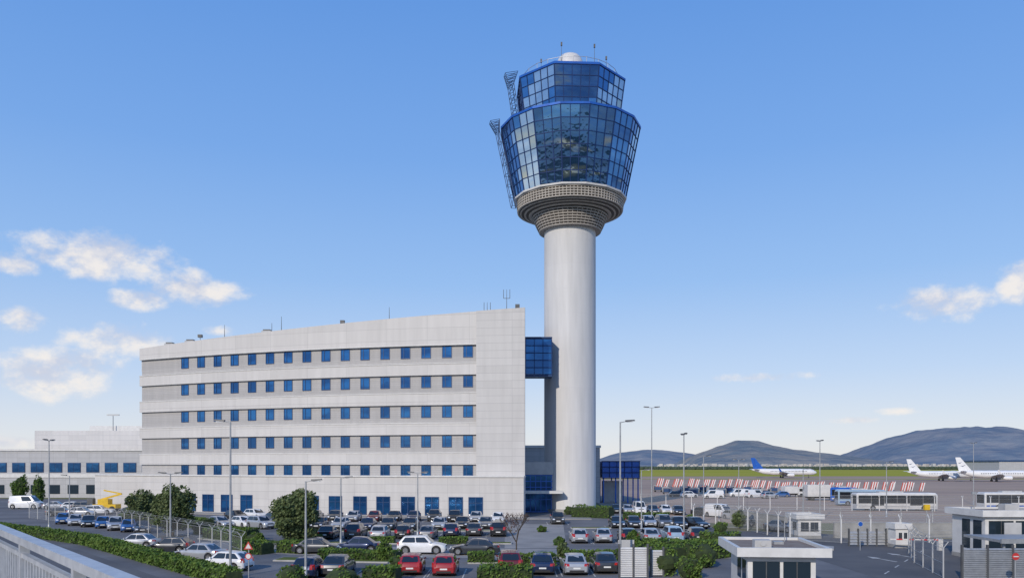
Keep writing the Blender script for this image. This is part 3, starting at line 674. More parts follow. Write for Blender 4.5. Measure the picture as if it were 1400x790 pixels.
for px,py,h,kd,rz,l in ((315,790,11.1,0,180,'tall single arm lamp post in front of the office block left half'),
    (848,776,11.4,0,0,'tall lamp post right of the tower, nearest of the group'),
    (891,714,16.1,1,0,'tallest double headed lamp post right of the tower'),
    (935,741,11.2,1,90,'lamp post just right of the tallest lamp beside the parked cars'),
    (1121,712,11.5,1,90,'lamp post beside the apron before the hills'),
    (1331,690,12.5,1,90,'rightmost lamp post near the white aircraft'),
    (67,727,11.0,1,90,'tall lamp post at the far left before the annex'),
    (95,716,6.6,0,180,'short lamp post among the blue cars at left'),
    (233,748,7.2,1,10,'short lamp post by the olive tree pair'),
    (418,792,6.9,0,0,'short lamp post rising beside the broad olive tree'),
    (466,750,6.8,0,0,'short lamp post among the dark cars before the windows'),
    (571,738,7.2,1,0,'short double headed lamp post before the office block right half'),
    (877,722,7.4,0,0,'short lamp post among the cars right of the tower'),
    (1098,715,7.5,0,0,'short lamp post in front of the white truck'),
    (1010,700,9.0,1,0,'slim double headed lamp post before the striped barriers'),
    (1212,706,8.5,0,0,'slim lamp post between the buses and the airside wall'),
    (962,712,9.3,0,0,'slim lamp post between the fence and the striped barriers')):
    if (h,kd) not in LP: LP[(h,kd)]=lamp_mesh(h,kd)
    x,y=G(px,py); place(LP[(h,kd)],(x,y,0),R(rz),l,'lamp posts')

# ------------------------------------------------------------ fences
def yfence(pts,step,h,label,m='white',pw=.12):
    P=[Vector((*p,0)) for p in pts]; f=thing('security_fence',label,'fence',P[0])
    w=MB(); v=MB(); posts=[]
    for a,c in zip(P,P[1:]):
        L=(c-a).length; k=max(1,int(L/step))
        for i in range(k+(1 if c is P[-1] else 0)): posts.append((a.lerp(c,i/k),(c-a).normalized()))
    posts=posts[:98]
    for p,d in posts:
        n=Vector((-d.y,d.x,0)); b=MB()
        b.bar(p,p+Vector((0,0,h)),pw); b.bar(p+Vector((0,0,h-.03)),p+n*.32+Vector((0,0,h+.42)),pw*.65)
        b.bar(p+Vector((0,0,h-.03)),p-n*.32+Vector((0,0,h+.42)),pw*.65)
        b.build('post',M[m],f)
    for (a,d),(c,_) in zip(posts,posts[1:]):
        n=Vector((-d.y,d.x,0))
        for z in (.1,h*.5,h-.05): w.bar(a+Vector((0,0,z)),c+Vector((0,0,z)),.025)
        for k in (.15,.32):
            for s in (1,-1): w.bar(a+n*k*s+Vector((0,0,h+k*1.3)),c+n*k*s+Vector((0,0,h+k*1.3)),.02)
        v.poly([a+Vector((0,0,.05)),c+Vector((0,0,.05)),c+Vector((0,0,h)),a+Vector((0,0,h))])
    w.build('wire',M['grey'],f); v.build('mesh_panel',M['veil'],f)
yfence([G(948,718),G(1010,722),G(1080,738),G(1150,742),G(1310,741)],3,2.5,'wire security fence on forked posts along the airside wall')
yfence([G(40,708),G(160,722),G(290,752),G(330,768)],3.2,2.1,'wire fence on forked pale posts around the left car lot','offwhite',.07)
yfence([(24,150),(60,142),(120,136)],4.5,2.3,'far wire fence between the car park and the buses')
yfence([(26.5,103),(40,98),(62,90),(76,84)],3.2,2.4,'second wire fence between the concrete wall and the roadway','offwhite',.09)
yfence([(30.5,56.9),(33,66),(36,73)],2.6,2.2,'short wire fence beside the gate road at the lower right','offwhite',.08)
def wall(pts,h,w,name,label,m='conc'):
    b=MB()
    for a,c in zip(pts,pts[1:]):
        a=Vector((*a,0)); c=Vector((*c,0)); d=(c-a).normalized(); n=Vector((-d.y,d.x,0))*w/2
        b.prism([a-n,c-n,c+n,a+n],0,h,0); n2=n*1.25; b.prism([a-n2,c-n2,c+n2,a+n2],h+.001,h+.12,0)
    tag(b.build(name,M[m]),label,'wall')
wall([G(1000,714),G(1075,727)],1.8,.4,'concrete_wall','grey concrete wall section behind the slanting row of cars')
wall([G(1140,735),G(1310,735)],1.6,.35,'concrete_wall','low grey concrete wall along the airside road')

# ------------------------------------------------------------ gatehouses
def kiosk(name,label,x0,x1,y0,y1,h,over=.5,roof='roofbrown'):
    t=thing(name,label,'gatehouse',((x0+x1)/2,(y0+y1)/2,0))
    b=MB(); b.box(x0,x1,y0,y1,0,h-.6); b.build('wall',M['white'],t)
    b=MB(); b.box(x0-.04,x1+.04,y0-.04,y1+.04,0,.35); b.build('plinth',M['conc'],t)
    o=over; b=MB(); X0,X1,Y0,Y1=x0-o,x1+o,y0-o,y1+o; q=h-.55
    b.box(X0,X1,Y0,Y0+.25,q,h); b.box(X0,X1,Y1-.25,Y1,q,h); b.box(X0,X0+.25,Y0+.25,Y1-.25,q,h); b.box(X1-.25,X1,Y0+.25,Y1-.25,q,h); b.build('fascia',M['white'],t)
    b=MB(); b.box(X0+.25,X1-.25,Y0+.25,Y1-.25,q+.02,h-.18); b.build('roof',M[roof],t)
    n=max(2,int((x1-x0)/1.7))
    for i in range(n):
        xa=x0+.3+i*(x1-x0-.4)/n; xb=xa+(x1-x0-.4)/n-.2
        b=MB(); b.box(xa,xb,y0-.03,y0+.02,.9,h-.9); wo=b.build('window',M['wglass'],t)
        b=MB(); b.box(xa-.05,xb+.05,y0-.07,y0-.031,.82,.9); b.box((xa+xb)/2-.03,(xa+xb)/2+.03,y0-.06,y0-.031,.9,h-.9); b.build('frame',M['darkgrey'],wo)
    for yy in (y0+.5,y0+2.2):
        if yy+1.2<y1:
            b=MB(); b.box(x0-.03,x0+.02,yy,yy+1.2,.9,h-.9); b.build('window',M['wglass'],t)
    return t
g1=kiosk('gatehouse','white flat roofed gatehouse with brown roof top at the bottom right of centre',14.6,18.6,48.6,54.6,3.1,.75)
b=MB(); b.box(15.2,16.2,49.5,50.3,2.92,3.4); b.tube((15.7,49.49,3.2),(15.7,49.44,3.2),.18,n=12); b.build('air_conditioner',M['offwhite'],g1)
b=MB(); b.box(16.9,17.5,52,52.7,2.92,3.1); b.build('roof_hatch',M['grey'],g1)
b=MB(); b.tube((18.0,54,2.9),(18.0,54,4.3),.03,n=6); b.build('roof_mast',M['grey'],g1)
g1.rotation_euler[2]=R(-6)
g2=kiosk('gatehouse','white gatehouse with tall roof slab at the lower right edge',39.4,44.3,67,72,4.3,.45)
b=MB(); b.box(40.6,42.0,66.3,66.4,2.0,3.3); b.build('sign_board',M['offwhite'],g2)
b=MB(); b.tube((40.2,70,4.1),(40.2,70,5.6),.04,n=6); b.box(40.0,40.4,69.9,70.1,5.5,5.7); b.build('camera_mast',M['grey'],g2)
b=MB(); b.box(42.3,43.5,69,70,4.12,4.7); b.build('air_conditioner',M['offwhite'],g2)
b=MB(); b.box(36.2,45.2,59.5,64.5,2.3,2.5); b.box(36.1,45.3,59.3,59.49,2.25,2.6); b.build('canopy',M['grey'],g2)
for x in (36.6,40.5,45): b=MB(); b.box(x-.07,x+.07,59.8,59.94,0,2.3); b.build('canopy_post',M['grey'],g2)
g3=kiosk('shelter','small pale roofed booth behind the near gatehouse beside the fence',31.3,33.8,88,91,2.7,.3,'offwhite')
g4=kiosk('shelter','tiny grey guard booth beside the boom barrier at the right',37.2,38.6,78,79.6,2.4,.15,'offwhite')
def louvre(name,label,x0,x1,y,h,m='grey',n=12,posts=3):
    t=thing(name,label,'fence',((x0+x1)/2,y,0))
    b=MB()
    for i in range(n):
        z=.15+(h-.2)*i/n; b.add([(x0,y-.05,z),(x1,y-.05,z),(x1,y+.05,z+(h/n)*.6),(x0,y+.05,z+(h/n)*.6)],[(0,1,2,3)]); b.box(x0,x1,y-.06,y-.03,z-.03,z+.01)
    b.build('slat_panel',M[m],t)
    for i in range(posts):
        x=x0+(x1-x0)*i/(posts-1); b=MB(); b.box(x-.07,x+.07,y-.08,y+.08,0,h+.15); b.build('post',M['darkgrey'],t)
louvre('slatted_fence','blue grey slatted metal fence at the bottom right corner',31.6,40.5,56.5,2.3,'grey',14,6)
louvre('slatted_gate','pale slatted gate panel left of the near gatehouse',7.6,9.6,57,2.3,'white',16,3)
louvre('slatted_gate','narrow pale gate panel beside the near gatehouse wall',10.0,10.9,58,2.0,'white',14,2)
louvre('sliding_gate','long grey sliding gate across the airside road',33.5,39.0,80,1.6,'grey',5,7)
def boom(x,y,rz,label):
    t=thing('boom_barrier',label,'barrier',(x,y,0))
    b=MB(); b.box(x-.2,x+.2,y-.2,y+.2,0,1.1); b.build('housing',M['white'],t)
    b=MB()
    for i in range(8):
        p=Vector((x+math.cos(rz)*i*.55,y+math.sin(rz)*i*.55,1.0)); q=Vector((x+math.cos(rz)*(i+1)*.55,y+math.sin(rz)*(i+1)*.55,1.0)); b.bar(p,q,.08,.12,i%2)
    b.build('boom_arm',[M['red'],M['white']],t)
boom(*G(1285,752),R(170),'red and white boom barrier beside the right gatehouse')

# ------------------------------------------------------------ signs
def sign(px,py,h,kind,label,s=.45):
    x,y=G(px,py); t=thing('traffic_sign',label,'sign',(x,y,0))
    b=MB(); b.tube((x,y,0),(x,y,h),.04,n=8); b.build('pole',M['grey'],t)
    def disc(r,n,a0,dy,m,nm):
        b=MB(); P=[(x+r*math.cos(a0+2*math.pi*i/n),y-dy,h+r*math.sin(a0+2*math.pi*i/n)) for i in range(n)]; Q=[(p[0],p[1]-.01,p[2]) for p in P]; b.loft([P,Q],0,False); b.build(nm,m,t)
    if kind=='give': disc(s,3,R(90),.06,M['red'],'sign_rim'); disc(s*.62,3,R(90),.075,M['white'],'sign_face')
    if kind=='round': disc(s,20,0,.06,M['red'],'sign_rim'); disc(s*.72,20,0,.075,M['white'],'sign_face')
    if kind=='blue': disc(s,20,0,.06,M['white'],'sign_rim'); disc(s*.9,20,0,.075,M['blue'],'sign_face')
    if kind=='noentry':
        disc(s,20,0,.06,M['red'],'sign_face'); b=MB(); b.box(x-s*.7,x+s*.7,y-.1,y-.08,h-s*.14,h+s*.14); b.build('bar',M['white'],t)
sign(340,800,2.6,'give','red triangular road sign on a pole at the lower left',.36)
sign(340,801,2.0,'round','small round red rimmed sign under the triangular sign',.22)
sign(1388,800,1.95,'noentry','small round red no entry sign before the slatted fence at the right edge',.24)
sign(1176,752,2.5,'blue','round blue sign beside the airside road',.24)
x,y=G(1267,735); t=thing('warning_light','yellow box on a pole above the airside wall','sign',(x,y,0))
b=MB(); b.tube((x,y,0),(x,y,3.1),.05,n=8); b.build('pole',M['grey'],t); b=MB(); b.box(x-.3,x+.3,y-.15,y+.15,3.1,3.7); b.build('lamp_box',M['yellow'],t)
x,y=G(856,770); t=thing('information_board','pale blank board on two legs behind the gate panel','sign',(x,y,0))
b=MB(); b.box(x-.6,x-.5,y,y+.08,0,1.9); b.build('leg',M['grey'],t); b=MB(); b.box(x+.5,x+.6,y,y+.08,0,1.9); b.build('leg',M['grey'],t); b=MB(); b.box(x-.65,x+.65,y-.06,y-.01,.9,1.95); b.build('board',M['offwhite'],t)

# ------------------------------------------------------------ road markings
def arrow(cx,cy,s,rz):
    ca,sa=math.cos(rz),math.sin(rz); P=[(-.10,-2),(.10,-2),(.10,.6),(.4,.6),(0,2),(-.4,.6),(-.10,.6)]
    Q=[(cx+(x*ca-y*sa)*s,cy+(x*sa+y*ca)*s) for x,y in P]; marks.prism(Q[:3]+[Q[6]],.021,.025); marks.prism(Q[3:6],.021,.025)
for px,py,rz in ((1205,764,10),(1232,759,10)): arrow(*G(px,py),1.0,R(rz))
for i in range(5):
    a=Vector((*G(1262,752),0)).lerp(Vector((*G(1200,790),0)),i/5); c=Vector((*G(1262,752),0)).lerp(Vector((*G(1200,790),0)),(i+.4)/5); marks.bar(a+Vector((0,0,.023)),c+Vector((0,0,.023)),.11,.004)
structure(marks,'road_markings',M['mark'])
b=MB()
for i in range(12):
    a=Vector((30+i*9,128+i*.5,.012)); b.bar(a,a+Vector((5,.2,0)),.2,.004)
for yy in (160,205,265): b.bar((26,yy,.012),(420,yy+6,.012),.35,.004)
structure(b,'apron_markings',M['yellow'])
b=MB(); strip(b,-10,80,3.2,6.5,0,.13,0,30); structure(b,'pavement',M['paving'])
b=MB(); b.prism([G(960,735),G(1075,742),G(1140,748),G(1140,752),G(1070,747),G(955,740)],0,.13); structure(b,'pavement',M['kerb'])

# ------------------------------------------------------------ bridge railing in the foreground and its deck
A=Vector((-1.2,2.92,0)); B_=Vector((-7.2,10.2,0)); dr=(B_-A).normalized(); nn=Vector((-dr.y,dr.x,0))
rl=thing('metal_railing','grey metal railing with close upright bars at the bottom left corner','railing',(A.x,A.y,6.4))
b=MB(); b.bar(A+Vector((0,0,7.49)),B_+Vector((0,0,7.49)),.085,.05); b.build('top_rail',M['rail'],rl)
b=MB(); b.bar(A+Vector((0,0,7.385)),B_+Vector((0,0,7.385)),.04,.03); b.build('middle_rail',M['rail'],rl)
b=MB(); b.bar(A+Vector((0,0,6.5)),B_+Vector((0,0,6.5)),.05,.04); b.build('bottom_rail',M['rail'],rl)
L=(B_-A).length; k=int(L/.105)
for i in range(k+1):
    p=A+dr*L*i/k; b=MB(); w=.022
    if i%16==0: b.bar(p+Vector((0,0,6.4)),p+Vector((0,0,7.46)),.06,.06,0,dr); b.build('post',M['rail'],rl)
    else: b.bar(p+Vector((0,0,6.5)),p+Vector((0,0,7.37)),w,w*1.8,0,dr); b.build('baluster',M['rail'],rl)
b=MB(); b.prism([Vector((-1.0,3.0,0))+nn*.3-dr*2,Vector((-7.4,10.8,0))+nn*.3,Vector((-13.5,6.0,0)),Vector((-10,-6,0)),Vector((4,-6,0)),Vector((2.5,-1.2,0))],5.7,6.4)
structure(b,'bridge_deck',M['conc'])

# ------------------------------------------------------------ airside: barriers, buses, truck, aircraft
def striped(n,px0,py0,px1,py1,h,label):
    a=Vector((*G(px0,py0),0)); c=Vector((*G(px1,py1),0))
    for i in range(n):
        p=a.lerp(c,i/n); q=a.lerp(c,(i+.74)/n); d=(q-p).normalized(); nr=Vector((d.y,-d.x,0))
        off=-nr*(random.uniform(-1,1)*1.2+(4 if i%3==0 else 0)); p=p+off; q=q+off; hh=h*random.uniform(.9,1.05)
        t=thing('blast_barrier',f'red and white striped barrier panel, {ORD[i]} from the left {label}','barrier',p,'striped barriers along the apron')
        k=4; b=MB()
        for j in range(k):
            e=p.lerp(q,j/k); f=p.lerp(q,(j+1)/k); lean=.8
            b.hexa([e,f,f-nr*.2,e-nr*.2],[e+d*lean-nr*.5+Vector((0,0,hh)),f+d*lean-nr*.5+Vector((0,0,hh)),f+d*lean-nr*.62+Vector((0,0,hh)),e+d*lean-nr*.62+Vector((0,0,hh))],j%2)
        b.build('panel',[M['redw'],M['white']],t)
        b=MB(); b.obox((p+q)/2-nr*.5,(.3,1.4,.4),math.atan2(d.y,d.x)); b.build('foot',M['conc'],t)
striped(21,893,665,1045,667,3.0,'in the far barrier line')
striped(26,1050,670,1264,671,2.8,'in the line before the buses')
def bus(px,py,Lpx,rz,col,label,stripe='blue'):
    x,y=G(px,py); y+=1.4; L=Lpx*y/F; t=thing('apron_bus',label,'bus',(0,0,0)); W=2.9;h=3.15
    b=MB(); prof=[(-W/2,.35),(-W/2,h-.25),(-W/2+.25,h),(W/2-.25,h),(W/2,h-.25),(W/2,.35)]
    b.loft([[(xx,yy*s,(z-.35)*(.92 if s<1 else 1)+.35) for yy,z in prof] for xx,s in ((-L/2,.96),(-L/2+.25,1),(L/2-.35,1),(L/2,.94))],0,False); b.build('body',col,t)
    for s in (-1,1):
        n=max(4,int(L/2.1)); st=(L-.6)/n
        for i in range(n):
            dd=i%3==1
            a=-L/2+.3+i*st; g=MB(); yy=s*(W/2+.012); g.box(a,a+st-.04,min(yy,yy-.02*s),max(yy,yy-.02*s),1.3 if not dd else .95,2.72); g.build('door' if dd else 'window',M['busglass'],t)
            if not dd:
                g=MB(); yy=s*(W/2+.01); g.box(a,a+st-.04,min(yy,yy-.02*s),max(yy,yy-.02*s),.62,.85); g.build('stripe',M[stripe],t)
    for e in (-1,1):
        g=MB(); xx=e*(L/2+.006); g.box(min(xx,xx-.05*e),max(xx,xx-.05*e),-W/2+.25,W/2-.25,1.2,2.7); g.build('windscreen',M['busglass'],t)
    for xx in (-L*.3,L*.33):
        for s in (-1,1):
            g=MB(); g.tube((xx,s*(W/2-.3),.48),(xx,s*(W/2+.03),.48),.48,n=16); wo=g.build('wheel',M['black'],t)
            g=MB(); g.tube((xx,s*(W/2+.03),.48),(xx,s*(W/2+.04),.48),.25,n=12); g.build('rim',M['rim'],wo)
    g=MB(); g.box(-L*.2,L*.1,-.7,.7,h+.002,h+.25); g.build('roof_unit',M['offwhite'],t)
    t.location=(x,y,.02); t.rotation_euler=(0,0,R(rz))
bus(1227,698,108,-2,M['white'],'long white apron bus with dark windows at right','offwhite')
bus(1180,691,62,-8,paint('pale blue'),'pale blue bus behind the long white bus','blue')
bus(1157,686,34,-20,M['blue'],'short dark blue bus left of the other buses','white')
bus(1392,697,88,-2,M['white'],'white bus with blue stripe cut off by the right edge','blue')
def truck(px,py,label,l=6.5,h=3.2,rz=0):
    x,y=G(px,py); t=thing('box_truck',label,'truck')
    b=MB(); b.box(-l/2,l/2-1.9,-1.15,1.15,.9,h); b.build('cargo_box',M['white'],t)
    b=MB(); b.hexa([(l/2-1.8,-1.1,.5),(l/2,-1.1,.5),(l/2,1.1,.5),(l/2-1.8,1.1,.5)],[(l/2-1.8,-1.05,2.4),(l/2-.45,-1.05,2.4),(l/2-.45,1.05,2.4),(l/2-1.8,1.05,2.4)]); b.build('cab',M['white'],t)
    b=MB(); b.box(l/2-1.5,l/2-.6,-1.13,-1.085,1.4,2.1); b.build('window',M['carglass'],t)
    b=MB(); b.box(-l/2,l/2-.3,-.5,.5,.55,.88); b.build('chassis',M['black'],t)
    for xx in (-l/2+1.2,l/2-1.0):
        for s in (-1,1): b=MB(); b.tube((xx,s*.8,.45),(xx,s*1.16,.45),.45,n=14); b.build('wheel',M['black'],t)
    t.location=(x,y+1.2,.02); t.rotation_euler=(0,0,R(rz))
truck(1126,684,'white box truck beyond the airside wall near the lamp post',7.2,3.6)
truck(1086,679,'small white truck parked left of the box truck',5.5,2.7,10)
for i,(px,c,k) in enumerate(((925,'dark grey','hatchback'),(942,'white','suv'),(975,'white','van'),(1010,'white','van'),(1032,'white','van'),(1052,'silver','suv'),(1068,'blue','hatchback'))):
    x,y=G(px,679+(i%3)); o=place_car(k,c,x,y,R(random.choice((0,180,20))),f'{c} {k} on the apron, {ORD[i]} from the left before the striped barriers','service vehicles on the apron'); o['category']='vehicle'
ct=thing('baggage_cart','c','baggage cart')
b=MB(); b.box(-1.4,1.4,-.75,.75,.45,.6); b.build('bed',M['darkgrey'],ct)
b=MB(); b.box(-1.3,1.3,-.7,.7,1.9,2.0); b.box(-1.3,-1.22,-.7,.7,.6,1.9); b.box(1.22,1.3,-.7,.7,.6,1.9); b.build('canopy',M['offwhite'],ct)
b=MB(); b.box(-1.0,1.0,-.55,.55,.61,1.5); b.build('load',M['darkblue'],ct)
for xx in (-.95,.95):
    for s in (-1,1): b=MB(); b.tube((xx,s*.55,.22),(xx,s*.75,.22),.22,n=10); b.build('wheel',M['black'],ct)
for i in range(22):
    px=900+i*12.2; x,y=G(px,672+(i*7%5)*1.6); place(ct,(x,y,.02),R((i*53)%40-20),f'baggage cart on the apron, {ORD[i]} from the left behind the parked vehicles','baggage carts on the apron')

def aircraft(px,py,rz,finm,label,sc_=1.0,L=39):
    x,y=G(px,py); t=thing('airliner',label,'aircraft')
    def ring(xx,r,zc,n=20): return [(xx,r*math.cos(2*math.pi*i/n),zc+r*math.sin(2*math.pi*i/n)) for i in range(n)]
    h=L/2; b=MB(); b.loft([ring(h,.05,3.3),ring(h-.6,.8,3.35),ring(h-2,1.5,3.5),ring(h-4.5,1.95,3.7),ring(-h+13,1.95,3.7),ring(-h+7,1.6,4.1),ring(-h+2,.7,4.8),ring(-h,.2,5.1)],0,True); b.build('fuselage',M['planewhite'],t)
    for s in (1,-1):
        b=MB(); b.hexa([(3.5,s*1.6,2.7),(-3.5,s*1.6,2.7),(-7,s*17,3.9),(-5.4,s*17,3.9)],[(3.3,s*1.6,3.2),(-3.4,s*1.6,3.0),(-7,s*17,4.0),(-5.4,s*17,4.05)]); wg=b.build('wing',M['planewhite'],t)
        b=MB(); b.hexa([(-5.5,s*16.9,4),(-7,s*16.9,4),(-7.8,s*17.3,6),(-7.2,s*17.3,6)],[(-5.5,s*17.05,4),(-7,s*17.05,4),(-7.8,s*17.4,6),(-7.2,s*17.4,6)]); b.build('winglet',finm,wg)
        b=MB(); b.loft([[(xx,s*5.6+r*math.cos(a),1.9+r*math.sin(a)) for a in [2*math.pi*i/16 for i in range(16)]] for xx,r in ((4.4,.95),(3.8,1.08),(1.5,1.0),(.2,.6))],0,True); b.build('engine',M['planewhite'],t)
        b=MB(); b.hexa([(-h+5,s*.8,5.0),(-h+1.5,s*.8,5.0),(-h-.3,s*6.2,5.4),(-h+.9,s*6.2,5.4)],[(-h+5,s*.8,5.2),(-h+1.5,s*.8,5.15),(-h-.3,s*6.2,5.45),(-h+.9,s*6.2,5.5)]); b.build('tailplane',M['planewhite'],t)
        b=MB(); b.box(-1.6,-1.2,s*2.6-.15,s*2.6+.15,.5,2.6); b.tube((-1.4,s*2.6-.4,.55),(-1.4,s*2.6+.4,.55),.55,n=14); b.build('landing_gear',M['darkgrey'],t)
        b=MB()
        for i in range(26): xx=-h+11+i*.85; b.box(xx,xx+.4,min(s*1.93,s*1.99),max(s*1.93,s*1.99),3.9,4.3)
        b.build('cabin_window',M['carglass'],t)
    b=MB(); b.box(h-5,h-4.7,-.1,.1,.4,2); b.tube((h-4.85,-.3,.4),(h-4.85,.3,.4),.4,n=12); b.build('landing_gear',M['darkgrey'],t)
    b=MB(); b.hexa([(-h+7.5,-.16,5.3),(-h+1.2,-.12,5.0),(-h+1.2,.12,5.0),(-h+7.5,.16,5.3)],[(-h+1.8,-.08,12.3),(-h-.6,-.06,12.3),(-h-.6,.06,12.3),(-h+1.8,.08,12.3)]); fn=b.build('tail_fin',finm,t)
    if finm is M['planewhite']:
        b=MB()
        for dx,z,s in ((3.0,7.6,1.5),(1.6,9.2,1.1)):
            X=-h+dx
            for q in (1,-1):
                pts=[(X-s,-.15,z+.5*s*.6),(X,-.15,z),(X+s,-.15,z+.7*s),(X,-.15,z+.35)]
                b.poly([(p[0],p[1]*q*1.2,p[2]) for p in pts])
        b.build('emblem',M['darkblue'],fn)
    b=MB(); b.box(h-2.2,h-1.4,-.9,.9,4.25,4.6); b.build('cockpit_window',M['carglass'],t)
    t.location=(x,y,.02); t.rotation_euler=(0,0,R(rz)); t.scale=(sc_,)*3
aircraft(1072,653,-4,M['blue'],'white airliner with a bright blue tail fin in the middle distance',1.05)
aircraft(1290,657,-6,M['planewhite'],'white airliner with dark bird emblem on its fin, left of two at the right',.92)
aircraft(1363,658,-6,M['planewhite'],'white airliner with dark bird emblem on its fin, nearest the right edge',.98)
hg=thing('hangar','long low grey hangar on the horizon behind the rightmost airliner','building',(620,900,0))
b=MB(); b.box(545,760,900,980,0,12.5); b.build('wall',M['annex'],hg); b=MB(); b.box(544,761,899,981,12.5,14); b.build('roof',M['darkblue'],hg)
x,y=G(146,699); t=thing('boom_lift','yellow boom lift vehicle at the left before the office block','construction vehicle',(x,y,0))
b=MB(); b.box(x-2,x+2,y-1,y+1,.6,1.3); b.box(x-1.2,x+.6,y-.8,y+.8,1.3,2.2); b.build('chassis',M['yellow'],t)
b=MB(); b.bar((x-1,y,2.1),(x+2.6,y,3.1),.3); b.bar((x+2.6,y,3.1),(x-.5,y,3.7),.22); b.build('boom',M['yellow'],t)
b=MB(); b.box(x-3.2,x-2.2,y-.5,y+.5,1.3,2.3); b.build('basket',M['darkgrey'],t)
for xx in (-1.4,1.4):
    for s in (-1,1): b=MB(); b.tube((x+xx,y+s*.7,.5),(x+xx,y+s*1.1,.5),.5,n=14); b.build('wheel',M['black'],t)

# ------------------------------------------------------------ hills and town
def hill(prof,Dc,depth,name,m,seed):
    b=MB(); x0=prof[0][0]; x1=prof[-1][0]; nx=int((x1-x0)/1.5); ny=40; rows=[]
    for j in range(ny+1):
        t=-1+2*j/ny
        for i in range(nx+1):
            px=x0+(x1-x0)*i/nx
            for (pa,ya),(pb,yb) in zip(prof,prof[1:]):
                if pa<=px<=pb:
                    q=(px-pa)/(pb-pa); q=q*q*(3-2*q)*.5+q*.5; yy=ya+(yb-ya)*q; break
            hgt=max(0,(HZ+2-yy)*Dc/F)
            X=(px-700)/F*Dc+t*depth*.1; Y=Dc+t*depth
            sh=max(0,1-abs(t)**1.4)
            nz=noise.fractal(Vector((X/700,Y/700,seed)),1.0,2.0,6)
            rg=1-2*abs(noise.noise(Vector((X/330+.4*nz,Y/900,seed+5))))
            Z=hgt*sh*(1+.5*nz*(1-sh*.85))+hgt*(.05*nz+.16*rg*(1-sh**3))*sh-2
            rows.append((X,Y,Z))
    b.add(rows,[(j*(nx+1)+i,j*(nx+1)+i+1,(j+1)*(nx+1)+i+1,(j+1)*(nx+1)+i) for j in range(ny) for i in range(nx)],0,True)
    structure(b,name,m)
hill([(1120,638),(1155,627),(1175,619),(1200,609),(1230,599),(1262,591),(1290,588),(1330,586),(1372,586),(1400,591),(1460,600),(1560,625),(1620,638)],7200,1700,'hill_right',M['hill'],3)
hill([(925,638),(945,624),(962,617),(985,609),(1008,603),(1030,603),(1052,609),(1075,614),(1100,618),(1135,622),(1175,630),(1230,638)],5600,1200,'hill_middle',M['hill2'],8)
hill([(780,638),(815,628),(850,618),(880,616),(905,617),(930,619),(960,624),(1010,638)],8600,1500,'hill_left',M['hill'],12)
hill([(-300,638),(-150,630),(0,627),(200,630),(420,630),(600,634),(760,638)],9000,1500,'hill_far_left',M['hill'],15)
b=MB()
for i in range(600):
    px=random.choice((random.uniform(900,1160),random.uniform(1150,1420))); d=random.uniform(3000,4400); x=PX(px,d); s=random.uniform(8,24); z=random.uniform(5,16)
    b.obox((x,d,0),(s,s*.7,z),random.uniform(0,1.5),random.choice((0,0,1)))
o=b.build('town',[M['terracotta'],M['offwhite']]); tag(o,'scatter of far off pale houses at the foot of the hills','town'); o['kind']='stuff'
b=MB()
for i in range(2400):
    px=random.uniform(860,1420); d=random.uniform(1550,2700); x=PX(px,d); z=random.uniform(2,6.5); w=random.uniform(3,12)
    b.lathe([(w*.3,0),(w*.5,z*.4),(w*.42,z*.8),(.2,z)],6,(x,d,0),0,True)
o=b.build('far_trees',mat('far_tree_foliage',(.06,.085,.05),.9)); tag(o,'dark line of far off trees along the airfield edge','trees'); o['kind']='stuff'

# ------------------------------------------------------------ world
sc=bpy.context.scene
W=bpy.data.worlds.new('World'); sc.world=W; W.use_nodes=True; nt=W.node_tree; N=nt.nodes; L=nt.links
bg=N['Background']; bg.inputs['Strength'].default_value=.1
SUN=Vector((-.40,-.86,.46)).normalized(); el=math.asin(SUN.z)
sky=N.new('ShaderNodeTexSky'); sky.sky_type='NISHITA'; sky.sun_disc=False; sky.sun_elevation=el; sky.sun_rotation=math.atan2(SUN.x,SUN.y)
tc=N.new('ShaderNodeTexCoord'); nv=N.new('ShaderNodeVectorMath'); nv.operation='NORMALIZE'; L.new(tc.outputs['Generated'],nv.inputs[0])
sp=N.new('ShaderNodeSeparateXYZ'); L.new(nv.outputs[0],sp.inputs[0])
az=MN(nt,'ARCTAN2',sp.outputs[0],sp.outputs[1]); elv=MN(nt,'ARCSINE',sp.outputs[2])
cr=N.new('ShaderNodeValToRGB'); L.new(MN(nt,'MAXIMUM',elv,0),cr.inputs[0]); e=cr.color_ramp.elements
stops=[(0,(.86,.84,.82)),(.035,(.75,.80,.87)),(.11,(.53,.68,.92)),(.22,(.315,.53,.90)),(.36,(.195,.41,.85)),(.52,(.13,.33,.79)),(1,(.06,.2,.55))]
e[0].position=stops[0][0]; e[0].color=(*stops[0][1],1); e[1].position=1; e[1].color=(*stops[-1][1],1)
for p,c in stops[1:-1]: q=e.new(p); q.color=(*c,1)
sc10=N.new('ShaderNodeVectorMath'); sc10.operation='SCALE'; L.new(cr.outputs[0],sc10.inputs[0]); sc10.inputs['Scale'].default_value=10
mx=N.new('ShaderNodeMix'); mx.data_type='RGBA'; mx.inputs[0].default_value=.9; L.new(sky.outputs[0],mx.inputs[6]); L.new(sc10.outputs[0],mx.inputs[7])
dens=None
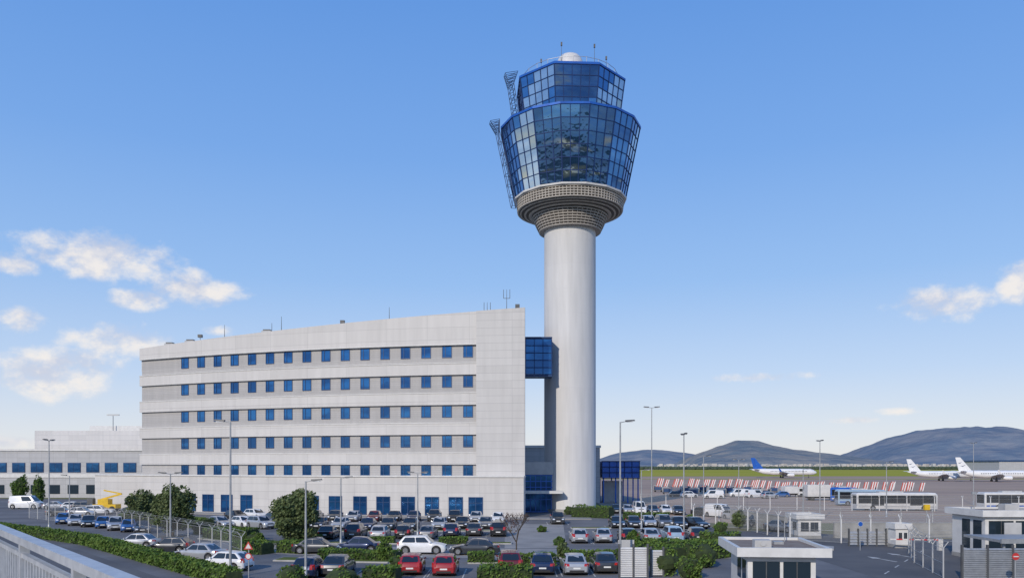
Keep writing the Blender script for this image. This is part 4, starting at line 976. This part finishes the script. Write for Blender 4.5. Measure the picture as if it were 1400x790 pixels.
for px,py,wx,wy,sub in ((135,350,125,34,0),(20,360,50,20,.15),(262,395,80,30,.05),(195,410,50,18,.1),(25,437,45,24,.1),(165,465,95,28,.1),(50,510,125,40,.05),(110,495,80,24,.1),(300,452,40,10,.35),(1285,414,80,28,0),(1397,385,40,34,0),(1045,515,120,9,.42),(1228,562,45,7,.4),(1165,574,45,7,.4),(20,603,100,12,.2)):
    a=math.atan((px-700)/F); dd=math.hypot(F,px-700); ee=math.atan((HZ-py)/dd); k=math.cos(a)
    wa=wx/F*k*k; we=wy/dd
    qx=MN(nt,'DIVIDE',MN(nt,'SUBTRACT',az,a),wa); qy=MN(nt,'DIVIDE',MN(nt,'SUBTRACT',elv,ee),we)
    v=MN(nt,'SUBTRACT',1-sub,MN(nt,'ADD',MN(nt,'MULTIPLY',qx,qx),MN(nt,'MULTIPLY',qy,qy)))
    dens=v if dens is None else MN(nt,'MAXIMUM',dens,v)
mp=N.new('ShaderNodeMapping'); mp.inputs['Scale'].default_value=(1,1,1.5); L.new(nv.outputs[0],mp.inputs[0])
def NZ(scale,loc=(0,0,0),det=9,rough=.58):
    m2=N.new('ShaderNodeMapping'); m2.inputs['Location'].default_value=loc; L.new(mp.outputs[0],m2.inputs[0])
    n=N.new('ShaderNodeTexNoise'); n.inputs['Scale'].default_value=scale; n.inputs['Detail'].default_value=det; n.inputs['Roughness'].default_value=rough; L.new(m2.outputs[0],n.inputs['Vector']); return n.outputs[0]
n1=NZ(22,(3.1,1.7,.4),10,.62)
raw=MN(nt,'ADD',MN(nt,'MULTIPLY',MN(nt,'MAXIMUM',dens,-1.2),.72),MN(nt,'MULTIPLY',MN(nt,'SUBTRACT',n1,.5),2.2))
mr=N.new('ShaderNodeMapRange'); mr.interpolation_type='SMOOTHSTEP'; mr.inputs[1].default_value=.0; mr.inputs[2].default_value=.85; L.new(raw,mr.inputs[0])
alpha=MN(nt,'MULTIPLY',mr.outputs[0],.88)
shd=N.new('ShaderNodeMapRange'); shd.inputs[1].default_value=-.13; shd.inputs[2].default_value=.12; L.new(MN(nt,'SUBTRACT',NZ(22,(3.1,1.7,.4),5),NZ(22,(3.1,1.7,.43),5)),shd.inputs[0])
cc=N.new('ShaderNodeMix'); cc.data_type='RGBA'; L.new(shd.outputs[0],cc.inputs[0]); cc.inputs[6].default_value=(6.1,6.4,7.5,1); cc.inputs[7].default_value=(9.4,8.8,8.2,1)
fm=N.new('ShaderNodeMix'); fm.data_type='RGBA'; L.new(alpha,fm.inputs[0]); L.new(mx.outputs[2],fm.inputs[6]); L.new(cc.outputs[2],fm.inputs[7])
L.new(fm.outputs[2],bg.inputs[0])
sl=bpy.data.lights.new('sun','SUN'); sl.energy=2.9; sl.angle=R(.5); sl.color=(1,.91,.79)
so=bpy.data.objects.new('sun',sl); COL.objects.link(so); so.rotation_euler=SUN.to_track_quat('Z','Y').to_euler(); so.location=(0,0,120)

# ------------------------------------------------------------ camera
cd=bpy.data.cameras.new('camera'); cam=bpy.data.objects.new('camera',cd); COL.objects.link(cam); sc.camera=cam
cd.sensor_width=36; cd.lens=36*F/1400; cd.shift_y=(HZ-395)/1400; cd.clip_end=30000; cd.clip_start=.1
cam.location=(0,0,H); cam.rotation_euler=(R(90),0,0)
for o in bpy.data.objects:
    for k in ('_used','_b'):
        if k in o: del o[k]
sc.view_settings.view_transform='Standard'; sc.view_settings.look='None'; sc.view_settings.exposure=0
